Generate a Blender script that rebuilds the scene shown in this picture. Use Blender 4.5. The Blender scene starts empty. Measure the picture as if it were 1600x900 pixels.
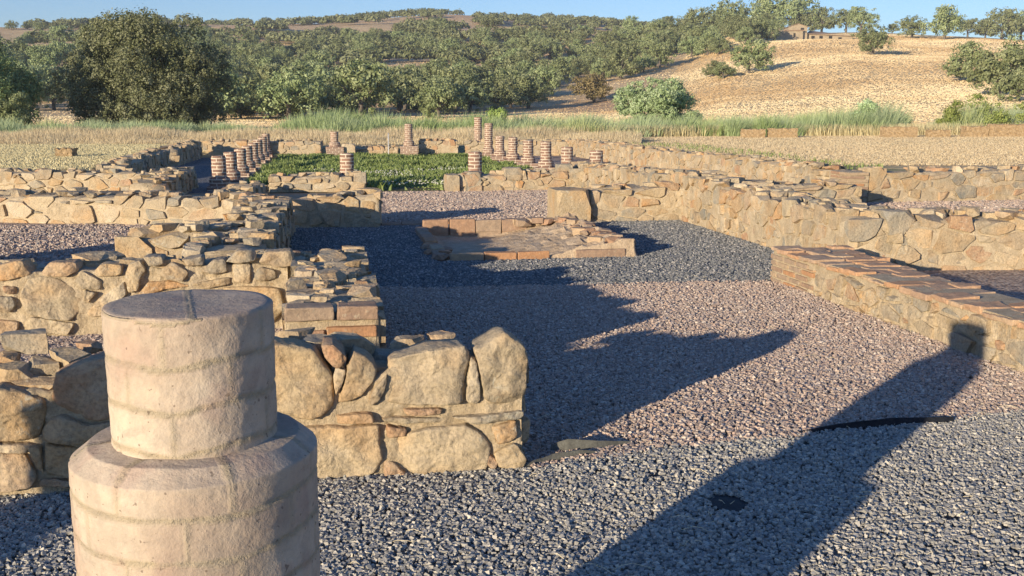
import bpy, bmesh, math, random
import numpy as np
from mathutils import Vector, Matrix, noise, kdtree
random.seed(7); np.random.seed(7)
S = bpy.context.scene; C = S.collection
PI = math.pi
# ------------------------------------------------------------------ camera model
FPX, HOR, CAMH = 1600.0, 177.0, 1.65
PITCH = math.atan((450-HOR)/FPX)
ROT = math.radians(10)
EX = (math.cos(ROT), math.sin(ROT)); NX = (-math.sin(ROT), math.cos(ROT))
def W(a, b, z=0.0):                       # building frame -> world
    return Vector((a*EX[0]+b*NX[0], a*EX[1]+b*NX[1], z))
def ray(u, v):
    d = ((u-800), FPX, -(v-450)); cp, sp = math.cos(PITCH), math.sin(PITCH)
    return Vector((d[0], d[1]*cp+d[2]*sp, -d[1]*sp+d[2]*cp))
def P(u, v, z=0.0):
    r = ray(u, v); t = (z-CAMH)/r.z
    return Vector((r.x*t, r.y*t, z))
def toAB(p): return (p.x*EX[0]+p.y*EX[1], p.x*NX[0]+p.y*NX[1])
def on_plane_b(u, v, b):                  # where the sight line meets the vertical plane b = const
    r = ray(u, v); t = b/(r.x*NX[0]+r.y*NX[1])
    p = Vector((r.x*t, r.y*t, CAMH+r.z*t)); ab = toAB(p)
    return ab[0], p.z
def at_b(u, b):                           # a of the image column u at distance b (ground level sight)
    r = (u-800)/FPX
    D = 1.02*b
    x = r*D
    for _ in range(6):
        a = (x+b*math.sin(ROT))/math.cos(ROT); y = a*EX[1]+b*NX[1]
        dz = -1.2; fy = y*math.cos(PITCH)-dz*math.sin(PITCH); x = r*fy
    return a
cam = bpy.data.objects.new('camera', bpy.data.cameras.new('camera')); C.objects.link(cam)
cam.data.sensor_width = 36; cam.data.lens = 36; cam.data.clip_end = 6000; cam.data.clip_start = .05
cam.location = (0, 0, CAMH); cam.rotation_euler = (PI/2-PITCH, 0, 0)
S.camera = cam
# ------------------------------------------------------------------ light
SUN_B, SUN_E = math.radians(36.4), math.radians(9.9)     # shadows run towards this bearing
sd = Vector((math.sin(SUN_B)*math.cos(SUN_E), math.cos(SUN_B)*math.cos(SUN_E), -math.sin(SUN_E)))
sl = bpy.data.lights.new('sun', 'SUN'); sl.energy = 5.0; sl.angle = math.radians(.53); sl.color = (1.0, .83, .60)
so = bpy.data.objects.new('sun', sl); C.objects.link(so); so.rotation_euler = sd.to_track_quat('-Z', 'Y').to_euler()
wd = bpy.data.worlds.new('World'); S.world = wd; wd.use_nodes = True
nt = wd.node_tree; bg = nt.nodes['Background']
sk = nt.nodes.new('ShaderNodeTexSky'); sk.sky_type = 'NISHITA'; sk.sun_disc = False
sk.sun_elevation = math.radians(12); sk.sun_rotation = math.atan2(-sd.x, -sd.y)
sk.air_density = 1.0; sk.dust_density = .15; sk.ozone_density = 2.5
hs_ = nt.nodes.new('ShaderNodeHueSaturation'); hs_.inputs['Saturation'].default_value = 1.15
ti_ = nt.nodes.new('ShaderNodeMix'); ti_.data_type = 'RGBA'; ti_.blend_type = 'MULTIPLY'; ti_.inputs[0].default_value = 1; ti_.inputs[7].default_value = (.80, .90, 1.22, 1)
nt.links.new(sk.outputs[0], hs_.inputs['Color']); nt.links.new(hs_.outputs[0], ti_.inputs[6]); nt.links.new(ti_.outputs[2], bg.inputs[0]); bg.inputs[1].default_value = .1
vs = S.view_settings; vs.view_transform = 'Standard'; vs.look = 'None'; vs.exposure = .55; vs.gamma = 1
S.render.engine = 'CYCLES'
S.cycles.max_bounces = 5; S.cycles.diffuse_bounces = 3; S.cycles.transparent_max_bounces = 4
# ------------------------------------------------------------------ object helpers
def tag(o, label=None, cat=None, group=None, kind=None):
    if label: o['label'] = label
    if cat: o['category'] = cat
    if group: o['group'] = group
    if kind: o['kind'] = kind
    return o
def empty(name, loc, rz=0.0):
    o = bpy.data.objects.new(name, None); C.objects.link(o); o.location = loc; o.rotation_euler = (0, 0, rz)
    o.empty_display_size = .2
    return o
def mesh_obj(name, verts, faces, mat, parent=None, smooth=False, attrs=None, loc=None, face_mats=None):
    me = bpy.data.meshes.new(name); me.from_pydata(verts, [], faces)
    mats = mat if isinstance(mat, (list, tuple)) else [mat]
    for m in mats: me.materials.append(m)
    if smooth: me.shade_smooth()
    if attrs:
        for k, vals in attrs.items():
            at = me.attributes.new(k, 'FLOAT', 'POINT'); at.data.foreach_set('value', np.asarray(vals, dtype=np.float32))
    o = bpy.data.objects.new(name, me); C.objects.link(o)
    if parent: o.parent = parent
    if loc is not None: o.location = loc
    return o
def copy_tree(o, parent=None):
    c = o.copy(); C.objects.link(c)
    if parent: c.parent = parent
    for ch in list(o.children): copy_tree(ch, c)
    return c
# ------------------------------------------------------------------ materials
def mat_new(name, rough=.9, spec=.2):
    m = bpy.data.materials.new(name); m.use_nodes = True
    n = m.node_tree; b = n.nodes['Principled BSDF']
    b.inputs['Roughness'].default_value = rough
    b.inputs['Specular IOR Level'].default_value = spec
    return m, n, b
def N_(n, t, **kw):
    x = n.nodes.new(t)
    for k, v in kw.items():
        if k in x.inputs.keys(): x.inputs[k].default_value = v
        else: setattr(x, k, v)
    return x
def ramp(n, stops, interp='LINEAR'):
    r = n.nodes.new('ShaderNodeValToRGB'); r.color_ramp.interpolation = interp
    el = r.color_ramp.elements
    while len(el) < len(stops): el.new(.5)
    for e, (p, c) in zip(el, stops): e.position = p; e.color = (*c, 1) if len(c) == 3 else c
    return r
def mixc(n, fac, a, b, mode='MIX'):
    x = n.nodes.new('ShaderNodeMix'); x.data_type = 'RGBA'; x.blend_type = mode
    L = n.links
    if hasattr(fac, 'links'): L.new(fac, x.inputs[0])
    else: x.inputs[0].default_value = fac
    for i, q in ((6, a), (7, b)):
        if hasattr(q, 'links'): L.new(q, x.inputs[i])
        else: x.inputs[i].default_value = (*q, 1)
    return x.outputs[2]
def noise_tex(n, scale, detail=4, rough=.55, vec=None, dist=0):
    t = N_(n, 'ShaderNodeTexNoise'); t.inputs['Scale'].default_value = scale; t.inputs['Detail'].default_value = detail
    t.inputs['Roughness'].default_value = rough; t.inputs['Distortion'].default_value = dist
    if vec is not None: n.links.new(vec, t.inputs['Vector'])
    return t
def posn(n): return n.nodes.new('ShaderNodeNewGeometry').outputs['Position']
def bump(n, h, dist, strength=1.0, prev=None):
    b = n.nodes.new('ShaderNodeBump'); b.inputs['Distance'].default_value = dist; b.inputs['Strength'].default_value = strength
    n.links.new(h, b.inputs['Height'])
    if prev is not None: n.links.new(prev, b.inputs['Normal'])
    return b.outputs[0]
def attr(n, name):
    a = n.nodes.new('ShaderNodeAttribute'); a.attribute_name = name
    return a.outputs['Fac']
def maprange(n, v, a, b, c=0.0, d=1.0):
    m = n.nodes.new('ShaderNodeMapRange'); n.links.new(v, m.inputs[0])
    for i, q in enumerate((a, b, c, d)): m.inputs[i+1].default_value = q
    return m.outputs[0]

STONES = [(0.0, (.43, .33, .20)), (.13, (.34, .285, .20)), (.24, (.51, .42, .285)), (.34, (.29, .28, .24)), (.43, (.43, .32, .22)),
          (.50, (.38, .32, .23)), (.60, (.56, .485, .36)), (.68, (.20, .215, .205)), (.75, (.38, .225, .14)), (.81, (.41, .35, .25)),
          (.90, (.29, .255, .20)), (.96, (.47, .29, .145))]
def make_stone(name, lichen=.35, fine=1.0):
    m, n, b = mat_new(name, .92, .15); p = posn(n)
    r = ramp(n, STONES, 'CONSTANT'); n.links.new(attr(n, 'rnd'), r.inputs[0])
    n1 = noise_tex(n, 9*fine, 6, .65, p); n2 = noise_tex(n, 60*fine, 4, .6, p); n3 = noise_tex(n, 3.2*fine, 3, .5, p)
    c = mixc(n, maprange(n, n1.outputs[0], .35, .7), r.outputs[0], (.36, .29, .19), 'MIX')
    c = mixc(n, .6, r.outputs[0], c)
    dus = noise_tex(n, 6, 5, .65, p, .4); c = mixc(n, maprange(n, dus.outputs[0], .40, .62, .08, .62), c, (.49, .40, .275))
    w = ramp(n, [(.3, (.62, .60, .58)), (.5, (1, 1, 1)), (.75, (1.28, 1.24, 1.15))]); n.links.new(n2.outputs[0], w.inputs[0])
    c = mixc(n, .8, c, w.outputs[0], 'MULTIPLY')
    warm = ramp(n, [(.45, (1, 1, 1)), (.66, (1.1, .92, .74))]); n.links.new(n3.outputs[0], warm.inputs[0])
    c = mixc(n, .8, c, warm.outputs[0], 'MULTIPLY')
    l1 = noise_tex(n, 26*fine, 5, .7, p, .6); l2 = noise_tex(n, 2.6, 2, .5, p)
    lm = n.nodes.new('ShaderNodeMath'); lm.operation = 'MULTIPLY'
    n.links.new(maprange(n, l1.outputs[0], .56, .63), lm.inputs[0]); n.links.new(maprange(n, l2.outputs[0], .50, .62, 0, lichen*1.8), lm.inputs[1])
    c = mixc(n, lm.outputs[0], c, (.50, .48, .38))
    d1 = noise_tex(n, 18*fine, 5, .7, p, .4)
    c = mixc(n, maprange(n, d1.outputs[0], .62, .72, 0, .55), c, (.10, .095, .085))
    n.links.new(c, b.inputs['Base Color'])
    nb = noise_tex(n, 34*fine, 8, .72, p)
    k = bump(n, n1.outputs[0], .035, .7); k = bump(n, nb.outputs[0], .012, .9, k)
    n.links.new(k, b.inputs['Normal'])
    return m
def make_plain(name, col, col2, scale=14, bscale=50, bdist=.008, rough=.95, contrast=(.35, .65)):
    m, n, b = mat_new(name, rough, .15); p = posn(n)
    n1 = noise_tex(n, scale, 6, .65, p); r = ramp(n, [(contrast[0], col), (contrast[1], col2)]); n.links.new(n1.outputs[0], r.inputs[0])
    n2 = noise_tex(n, bscale*1.3, 4, .6, p); w = ramp(n, [(.3, (.75, .75, .75)), (.7, (1.2, 1.2, 1.2))]); n.links.new(n2.outputs[0], w.inputs[0])
    c = mixc(n, .8, r.outputs[0], w.outputs[0], 'MULTIPLY')
    n.links.new(c, b.inputs['Base Color'])
    nb = noise_tex(n, bscale, 7, .7, p)
    n.links.new(bump(n, nb.outputs[0], bdist), b.inputs['Normal'])
    return m
M = {}
M['stone'] = make_stone('rubble stone')
M['mortar'] = make_plain('lime mortar', (.42, .335, .22), (.57, .47, .325), 10, 70, .016)
M['mortar_clay'] = make_plain('sandy bedding mortar', (.36, .27, .17), (.48, .38, .26), 8, 60, .014)
def make_brick_attr():
    m, n, b = mat_new('old brick', .9, .15); p = posn(n)
    r = ramp(n, [(0, (.38, .245, .165)), (.25, (.34, .24, .175)), (.5, (.44, .25, .14)), (.65, (.36, .275, .205)), (.82, (.42, .32, .22))], 'CONSTANT')
    n.links.new(attr(n, 'rnd'), r.inputs[0])
    n1 = noise_tex(n, 22, 6, .7, p); w = ramp(n, [(.3, (.7, .7, .7)), (.7, (1.25, 1.2, 1.1))]); n.links.new(n1.outputs[0], w.inputs[0])
    c = mixc(n, .9, r.outputs[0], w.outputs[0], 'MULTIPLY')
    l1 = noise_tex(n, 30, 5, .7, p, .5)
    c = mixc(n, maprange(n, l1.outputs[0], .58, .66, 0, .6), c, (.46, .40, .29))
    n.links.new(c, b.inputs['Base Color'])
    nb = noise_tex(n, 60, 7, .7, p); n.links.new(bump(n, nb.outputs[0], .009), b.inputs['Normal'])
    return m
M['brick'] = make_brick_attr()
def recolour(m, k, add):
    c = m.copy()
    for nd in c.node_tree.nodes:
        if nd.type == 'VALTORGB' and len(nd.color_ramp.elements) > 3:
            for e in nd.color_ramp.elements: e.color = [min(.9, e.color[i]*k+add[i]) for i in range(3)]+[1]
    return c
M['capbrick'] = recolour(M['brick'], .75, (.20, .135, .085)); M['capbrick'].name = 'weathered capping brick'
def make_column_brick():
    m, n, b = mat_new('column brickwork', .9, .15)
    uv = n.nodes.new('ShaderNodeUVMap'); uv.uv_map = 'UVMap'
    p = posn(n); nn = noise_tex(n, 9, 3, .5, p)
    va = n.nodes.new('ShaderNodeVectorMath'); va.operation = 'MULTIPLY_ADD'
    n.links.new(nn.outputs['Color'], va.inputs[0]); va.inputs[1].default_value = (.014, .014, 0); n.links.new(uv.outputs[0], va.inputs[2])
    t = n.nodes.new('ShaderNodeTexBrick'); n.links.new(va.outputs[0], t.inputs['Vector'])
    t.inputs['Scale'].default_value = 1; t.inputs['Mortar Size'].default_value = .011; t.inputs['Mortar Smooth'].default_value = .2
    t.inputs['Brick Width'].default_value = .235; t.inputs['Row Height'].default_value = .075; t.inputs['Bias'].default_value = 0
    t.inputs['Color1'].default_value = (.30, .19, .14, 1); t.inputs['Color2'].default_value = (.21, .14, .11, 1); t.inputs['Mortar'].default_value = (.62, .54, .43, 1)
    n1 = noise_tex(n, 30, 5, .7, p); w = ramp(n, [(.3, (.75, .75, .75)), (.7, (1.25, 1.2, 1.15))]); n.links.new(n1.outputs[0], w.inputs[0])
    n.links.new(mixc(n, .8, t.outputs['Color'], w.outputs[0], 'MULTIPLY'), b.inputs['Base Color'])
    k = bump(n, t.outputs['Fac'], .01, -.6) if False else bump(n, n1.outputs[0], .01, .6)
    n.links.new(k, b.inputs['Normal'])
    return m
M['colbrick'] = make_column_brick()
def make_render():
    m, n, b = mat_new('worn limewashed brick', .88, .2); p = posn(n)
    n1 = noise_tex(n, 5, 5, .6, p); n2 = noise_tex(n, 45, 6, .7, p); n3 = noise_tex(n, 160, 3, .6, p)
    r = ramp(n, [(.36, (.41, .315, .24)), (.5, (.47, .38, .29)), (.66, (.54, .455, .355))]); n.links.new(n1.outputs[0], r.inputs[0])
    c = mixc(n, attr(n, 'joint'), r.outputs[0], (.42, .35, .245))
    pk = noise_tex(n, 11, 3, .5, p); c = mixc(n, maprange(n, pk.outputs[0], .55, .68, 0, .45), c, (.42, .285, .225))
    w = ramp(n, [(.3, (.78, .78, .78)), (.5, (1, 1, 1)), (.75, (1.15, 1.13, 1.08))]); n.links.new(n2.outputs[0], w.inputs[0])
    c = mixc(n, .8, c, w.outputs[0], 'MULTIPLY')
    st = noise_tex(n, 3.4, 6, .7, p, .8); c = mixc(n, maprange(n, st.outputs[0], .48, .66, 0, .55), c, (.33, .285, .225))
    g2 = noise_tex(n, 14, 6, .75, p, .6); c = mixc(n, maprange(n, g2.outputs[0], .55, .70, 0, .5), c, (.27, .24, .20))
    sp = noise_tex(n, 75, 2, .5, p); c = mixc(n, maprange(n, sp.outputs[0], .68, .72, 0, .7), c, (.16, .12, .09))
    n.links.new(c, b.inputs['Base Color'])
    k = bump(n, n2.outputs[0], .0035, .9); k = bump(n, n3.outputs[0], .0016, .8, k)
    # gritty joints
    jm = n.nodes.new('ShaderNodeMath'); jm.operation = 'MULTIPLY'; gr = noise_tex(n, 120, 4, .7, p)
    n.links.new(gr.outputs[0], jm.inputs[0]); n.links.new(attr(n, 'joint'), jm.inputs[1])
    k = bump(n, jm.outputs[0], .006, 1, k)
    n.links.new(k, b.inputs['Normal'])
    return m
M['render'] = make_render()
def make_gravel(name, cols, scale, soil):
    m, n, b = mat_new(name, .9, .15); p = posn(n)
    v = n.nodes.new('ShaderNodeTexVoronoi'); v.inputs['Scale'].default_value = scale; n.links.new(p, v.inputs['Vector'])
    sx = n.nodes.new('ShaderNodeSeparateColor'); n.links.new(v.outputs['Color'], sx.inputs[0])
    r = ramp(n, [(i/len(cols), c) for i, c in enumerate(cols)], 'CONSTANT'); n.links.new(sx.outputs[0], r.inputs[0])
    c = mixc(n, maprange(n, v.outputs['Distance'], .55, .8), r.outputs[0], soil)
    n2 = noise_tex(n, 1.1, 4, .6, p); w = ramp(n, [(.3, (.85, .85, .85)), (.7, (1.12, 1.1, 1.08))]); n.links.new(n2.outputs[0], w.inputs[0])
    c = mixc(n, .9, c, w.outputs[0], 'MULTIPLY')
    n.links.new(c, b.inputs['Base Color'])
    k = bump(n, v.outputs['Distance'], .8/scale, -1.0 if False else 1.0)
    bb = [x for x in n.nodes if x.bl_idname == 'ShaderNodeBump'][0]; bb.invert = True
    n.links.new(k, b.inputs['Normal'])
    return m
GREY = [(.31, .30, .27), (.39, .375, .33), (.25, .25, .235), (.45, .425, .365), (.34, .325, .29), (.28, .275, .26), (.54, .50, .42), (.36, .34, .295)]
BLUE = [(.16, .17, .175), (.22, .225, .225), (.11, .12, .13), (.29, .285, .27), (.18, .185, .185), (.14, .15, .155), (.40, .38, .35), (.20, .20, .19)]
PINK = [(.43, .335, .27), (.37, .29, .24), (.50, .40, .325), (.29, .235, .20), (.42, .31, .25), (.56, .48, .40), (.37, .31, .265), (.45, .355, .285)]
M['grey'] = make_gravel('grey gravel', GREY, 48, (.20, .19, .175))
M['blue'] = make_gravel('blue grey gravel', BLUE, 40, (.06, .06, .06))
M['pink'] = make_gravel('pink gravel', PINK, 45, (.24, .19, .16))
M['pinkfar'] = make_gravel('pink gravel coarse', PINK, 28, (.18, .14, .12))
def make_pebble(name, cols):
    m, n, b = mat_new(name, .85, .25); p = posn(n)
    r = ramp(n, [(i/len(cols), c) for i, c in enumerate(cols)], 'CONSTANT'); n.links.new(attr(n, 'rnd'), r.inputs[0])
    n2 = noise_tex(n, 90, 3, .6, p); w = ramp(n, [(.3, (.8, .8, .8)), (.7, (1.2, 1.2, 1.2))]); n.links.new(n2.outputs[0], w.inputs[0])
    n.links.new(mixc(n, .7, r.outputs[0], w.outputs[0], 'MULTIPLY'), b.inputs['Base Color'])
    return m
M['peb_grey'] = make_pebble('grey pebbles', GREY); M['peb_blue'] = make_pebble('dark blue grey pebbles', BLUE); M['peb_pink'] = make_pebble('pink pebbles', PINK)
M['black'] = make_plain('weed membrane', (.012, .014, .02), (.022, .025, .03), 20, 80, .002, .6)
M['edging'] = make_plain('weathered edging strip', (.09, .09, .08), (.15, .15, .13), 20, 80, .002, .6)
def make_terrain():
    m, n, b = mat_new('dry grassland', .95, .1); p = posn(n)
    sc = n.nodes.new('ShaderNodeMapping'); sc.inputs['Scale'].default_value = (1, 2.2, 1); n.links.new(p, sc.inputs[0])
    n1 = noise_tex(n, .028, 6, .62, sc.outputs[0]); n2 = noise_tex(n, .35, 5, .65, sc.outputs[0]); n3 = noise_tex(n, 3.5, 4, .7, sc.outputs[0])
    c = ramp(n, [(.30, (.60, .43, .24)), (.45, (.72, .56, .33)), (.62, (.80, .66, .41))]); n.links.new(n1.outputs[0], c.inputs[0])
    d = ramp(n, [(.32, (.76, .70, .62)), (.55, (1.0, 1.0, 1.0)), (.75, (1.14, 1.12, 1.05))]); n.links.new(n2.outputs[0], d.inputs[0])
    x = mixc(n, .9, c.outputs[0], d.outputs[0], 'MULTIPLY')
    e = ramp(n, [(.3, (.78, .76, .70)), (.7, (1.15, 1.12, 1.05))]); n.links.new(n3.outputs[0], e.inputs[0])
    x = mixc(n, .8, x, e.outputs[0], 'MULTIPLY')
    red = ramp(n, [(.40, (.44, .25, .14)), (.56, (.74, .54, .31))]); n.links.new(n2.outputs[0], red.inputs[0])
    x = mixc(n, attr(n, 'wood'), x, red.outputs[0])
    gsc = noise_tex(n, .9, 4, .6, p); g = ramp(n, [(.40, (.40, .32, .17)), (.52, (.27, .26, .12)), (.66, (.15, .20, .07))]); n.links.new(gsc.outputs[0], g.inputs[0])
    x = mixc(n, attr(n, 'green'), x, g.outputs[0])
    n.links.new(x, b.inputs['Base Color'])
    k = bump(n, n3.outputs[0], .25, .6); n.links.new(bump(n, n2.outputs[0], 1.2, .5, k), b.inputs['Normal'])
    return m
M['terrain'] = make_terrain()
def make_leaf(name, cols, trans=.15, rough=.6, vr=(.75, 1.3)):
    m, n, b = mat_new(name, rough, .3)
    oi = n.nodes.new('ShaderNodeObjectInfo')
    r = ramp(n, [(i/max(1, len(cols)-1), c) for i, c in enumerate(cols)]); n.links.new(attr(n, 'rnd'), r.inputs[0])
    hs = n.nodes.new('ShaderNodeHueSaturation'); n.links.new(r.outputs[0], hs.inputs['Color'])
    n.links.new(maprange(n, oi.outputs['Random'], 0, 1, *vr), hs.inputs['Value'])
    n.links.new(maprange(n, oi.outputs['Random'], 0, 1, .485, .515), hs.inputs['Hue'])
    n.links.new(hs.outputs[0], b.inputs['Base Color'])
    tr = n.nodes.new('ShaderNodeBsdfTranslucent'); n.links.new(hs.outputs[0], tr.inputs[0])
    mx = n.nodes.new('ShaderNodeMixShader'); mx.inputs[0].default_value = trans
    n.links.new(b.outputs[0], mx.inputs[1]); n.links.new(tr.outputs[0], mx.inputs[2])
    n.links.new(mx.outputs[0], n.nodes['Material Output'].inputs[0])
    return m
M['oak'] = make_leaf('holm oak leaves', [(.13, .17, .065), (.21, .25, .11), (.29, .33, .16), (.38, .41, .22)])
M['oakbig'] = make_leaf('grey green oak leaves', [(.12, .15, .06), (.19, .22, .10), (.27, .30, .16), (.38, .40, .26)])
M['brownoak'] = make_leaf('browning oak leaves', [(.15, .125, .05), (.23, .18, .08), (.30, .23, .11)])
M['yellowgreen'] = make_leaf('fresh green leaves', [(.16, .23, .05), (.26, .33, .09), (.37, .42, .14)])
M['eucalypt'] = make_leaf('drooping tree leaves', [(.10, .145, .05), (.16, .21, .08), (.23, .28, .12), (.30, .34, .17)])
M['willow'] = make_leaf('silvery willow leaves', [(.21, .30, .12), (.35, .44, .23), (.52, .60, .39)], .2)
M['reed'] = make_leaf('reed blades', [(.34, .43, .14), (.39, .46, .22), (.45, .51, .31), (.54, .57, .25)], .3, vr=(1, 1.01))
M['drygrass'] = make_leaf('dry grass blades', [(.52, .42, .24), (.68, .575, .35), (.80, .71, .46)], .3, vr=(1, 1.01))
M['hillgrass'] = make_leaf('dry hill grass', [(.58, .42, .23), (.76, .60, .36), (.88, .75, .48)], .25, vr=(1, 1.01))
M['clover'] = make_leaf('garden green leaves', [(.15, .20, .05), (.23, .29, .09), (.34, .38, .15)], .2, vr=(1, 1.01))
M['flower'] = make_plain('white clover flowers', (.55, .55, .50), (.7, .7, .64), 5, 10, .001)
M['bark'] = make_plain('grey bark', (.10, .085, .07), (.22, .19, .16), 4, 12, .03)
M['straw'] = make_plain('straw', (.30, .205, .11), (.50, .375, .225), 9, 26, .05)
M['strawbit'] = make_plain('pale dry straw', (.55, .47, .30), (.68, .60, .42), 12, 40, .002)
M['soil'] = make_plain('garden soil', (.11, .10, .045), (.17, .15, .07), 3, 20, .03)
M['housewall'] = make_plain('house stone wall', (.33, .27, .185), (.44, .36, .25), .8, 3, .02)
M['rooftile'] = make_plain('terracotta roof tiles', (.27, .185, .125), (.35, .25, .17), 1.5, 5, .03)
M['dark'] = make_plain('dark opening', (.03, .03, .03), (.05, .045, .04), 2, 3, .001)
M['metal'] = make_plain('galvanised metal', (.5, .5, .5), (.62, .62, .62), 20, 50, .001, .5)
M['basin'] = make_plain('pale worn plaster floor', (.42, .31, .20), (.58, .46, .32), 5, 40, .02)
# ------------------------------------------------------------------ rubble masonry
def clip(faces, nx, ny, nz, d):
    out = []; cap = []
    for f in faces:
        k = len(f); ds = [p[0]*nx+p[1]*ny+p[2]*nz-d for p in f]
        if max(ds) <= 1e-9: out.append(f); continue
        if min(ds) >= -1e-9: continue
        g = []
        for i in range(k):
            p, q = f[i], f[(i+1) % k]; dp, dq = ds[i], ds[(i+1) % k]
            if dp <= 0: g.append(p)
            if (dp < 0 < dq) or (dq < 0 < dp):
                t = dp/(dp-dq); x = (p[0]+(q[0]-p[0])*t, p[1]+(q[1]-p[1])*t, p[2]+(q[2]-p[2])*t)
                g.append(x); cap.append(x)
        if len(g) > 2: out.append(g)
    if len(cap) > 2:
        cx = sum(p[0] for p in cap)/len(cap); cy = sum(p[1] for p in cap)/len(cap); cz = sum(p[2] for p in cap)/len(cap)
        ax = (1, 0, 0) if abs(nx) < .8 else (0, 1, 0)
        ux, uy, uz = ny*ax[2]-nz*ax[1], nz*ax[0]-nx*ax[2], nx*ax[1]-ny*ax[0]
        vx, vy, vz = ny*uz-nz*uy, nz*ux-nx*uz, nx*uy-ny*ux
        pts = sorted(cap, key=lambda p: math.atan2((p[0]-cx)*vx+(p[1]-cy)*vy+(p[2]-cz)*vz, (p[0]-cx)*ux+(p[1]-cy)*uy+(p[2]-cz)*uz))
        g = []
        for p in pts:
            if not g or abs(p[0]-g[-1][0])+abs(p[1]-g[-1][1])+abs(p[2]-g[-1][2]) > 1e-4: g.append(p)
        if len(g) > 2: out.append(g)
    return out
def poly_to(verts, faces, rnd, poly, fn, value):
    idx = {}
    for f in poly:
        fi = []
        for p in f:
            key = (round(p[0], 4), round(p[1], 4), round(p[2], 4))
            if key not in idx:
                idx[key] = len(verts); verts.append(fn(p)); rnd.append(value)
            if not fi or fi[-1] != idx[key]: fi.append(idx[key])
        if len(fi) > 1 and fi[0] == fi[-1]: fi.pop()
        if len(fi) > 2: faces.append(fi)
BOX = lambda x0, x1, y0, y1, z0, z1: [
    [(x0, y0, z0), (x0, y1, z0), (x1, y1, z0), (x1, y0, z0)], [(x0, y0, z1), (x1, y0, z1), (x1, y1, z1), (x0, y1, z1)],
    [(x0, y0, z0), (x1, y0, z0), (x1, y0, z1), (x0, y0, z1)], [(x1, y0, z0), (x1, y1, z0), (x1, y1, z1), (x1, y0, z1)],
    [(x1, y1, z0), (x0, y1, z0), (x0, y1, z1), (x1, y1, z1)], [(x0, y1, z0), (x0, y0, z0), (x0, y0, z1), (x0, y1, z1)]]
def loose_stone(rs, cx, cy, cz, r, rng):
    poly = BOX(-r, r, -r, r, -r*.7, r*.7)
    for _ in range(9):
        v = Vector((rng.gauss(0, 1), rng.gauss(0, 1), rng.gauss(0, .9))).normalized()
        poly = clip(poly, v.x, v.y, v.z, r*rng.uniform(.62, .95))
    a = rng.uniform(0, PI); ca, sa = math.cos(a), math.sin(a); sx = rng.uniform(.8, 1.4); sz = rng.uniform(.5, .9)
    poly_to(rs[0], rs[1], rs[2], poly, lambda p: (cx+(p[0]*sx*ca-p[1]*sa), cy+(p[0]*sx*sa+p[1]*ca), cz+p[2]*sz), rng.random())
def add_mods(o, bev, sub=0, disp=0.0, dsize=.12, seg=1):
    if bev:
        m = o.modifiers.new('bevel', 'BEVEL'); m.width = bev; m.segments = seg; m.limit_method = 'ANGLE'; m.angle_limit = .35
    if sub:
        m = o.modifiers.new('sub', 'SUBSURF'); m.subdivision_type = 'SIMPLE'; m.levels = sub; m.render_levels = sub
    if disp:
        tx = bpy.data.textures.get('clouds%g' % dsize) or bpy.data.textures.new('clouds%g' % dsize, 'CLOUDS')
        tx.noise_scale = dsize; tx.noise_depth = 3
        m = o.modifiers.new('disp', 'DISPLACE'); m.texture = tx; m.strength = disp; m.mid_level = .5; m.texture_coords = 'GLOBAL'
def zfun(hs, Ls):
    if isinstance(hs, (int, float)): hs = [(0, hs), (1, hs)]
    def f(s):
        t = max(0, min(1, s/Ls))
        for (t0, z0), (t1, z1) in zip(hs, hs[1:]):
            if t <= t1: return z0+(z1-z0)*(t-t0)/max(1e-6, t1-t0)
        return hs[-1][1]
    return f
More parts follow.
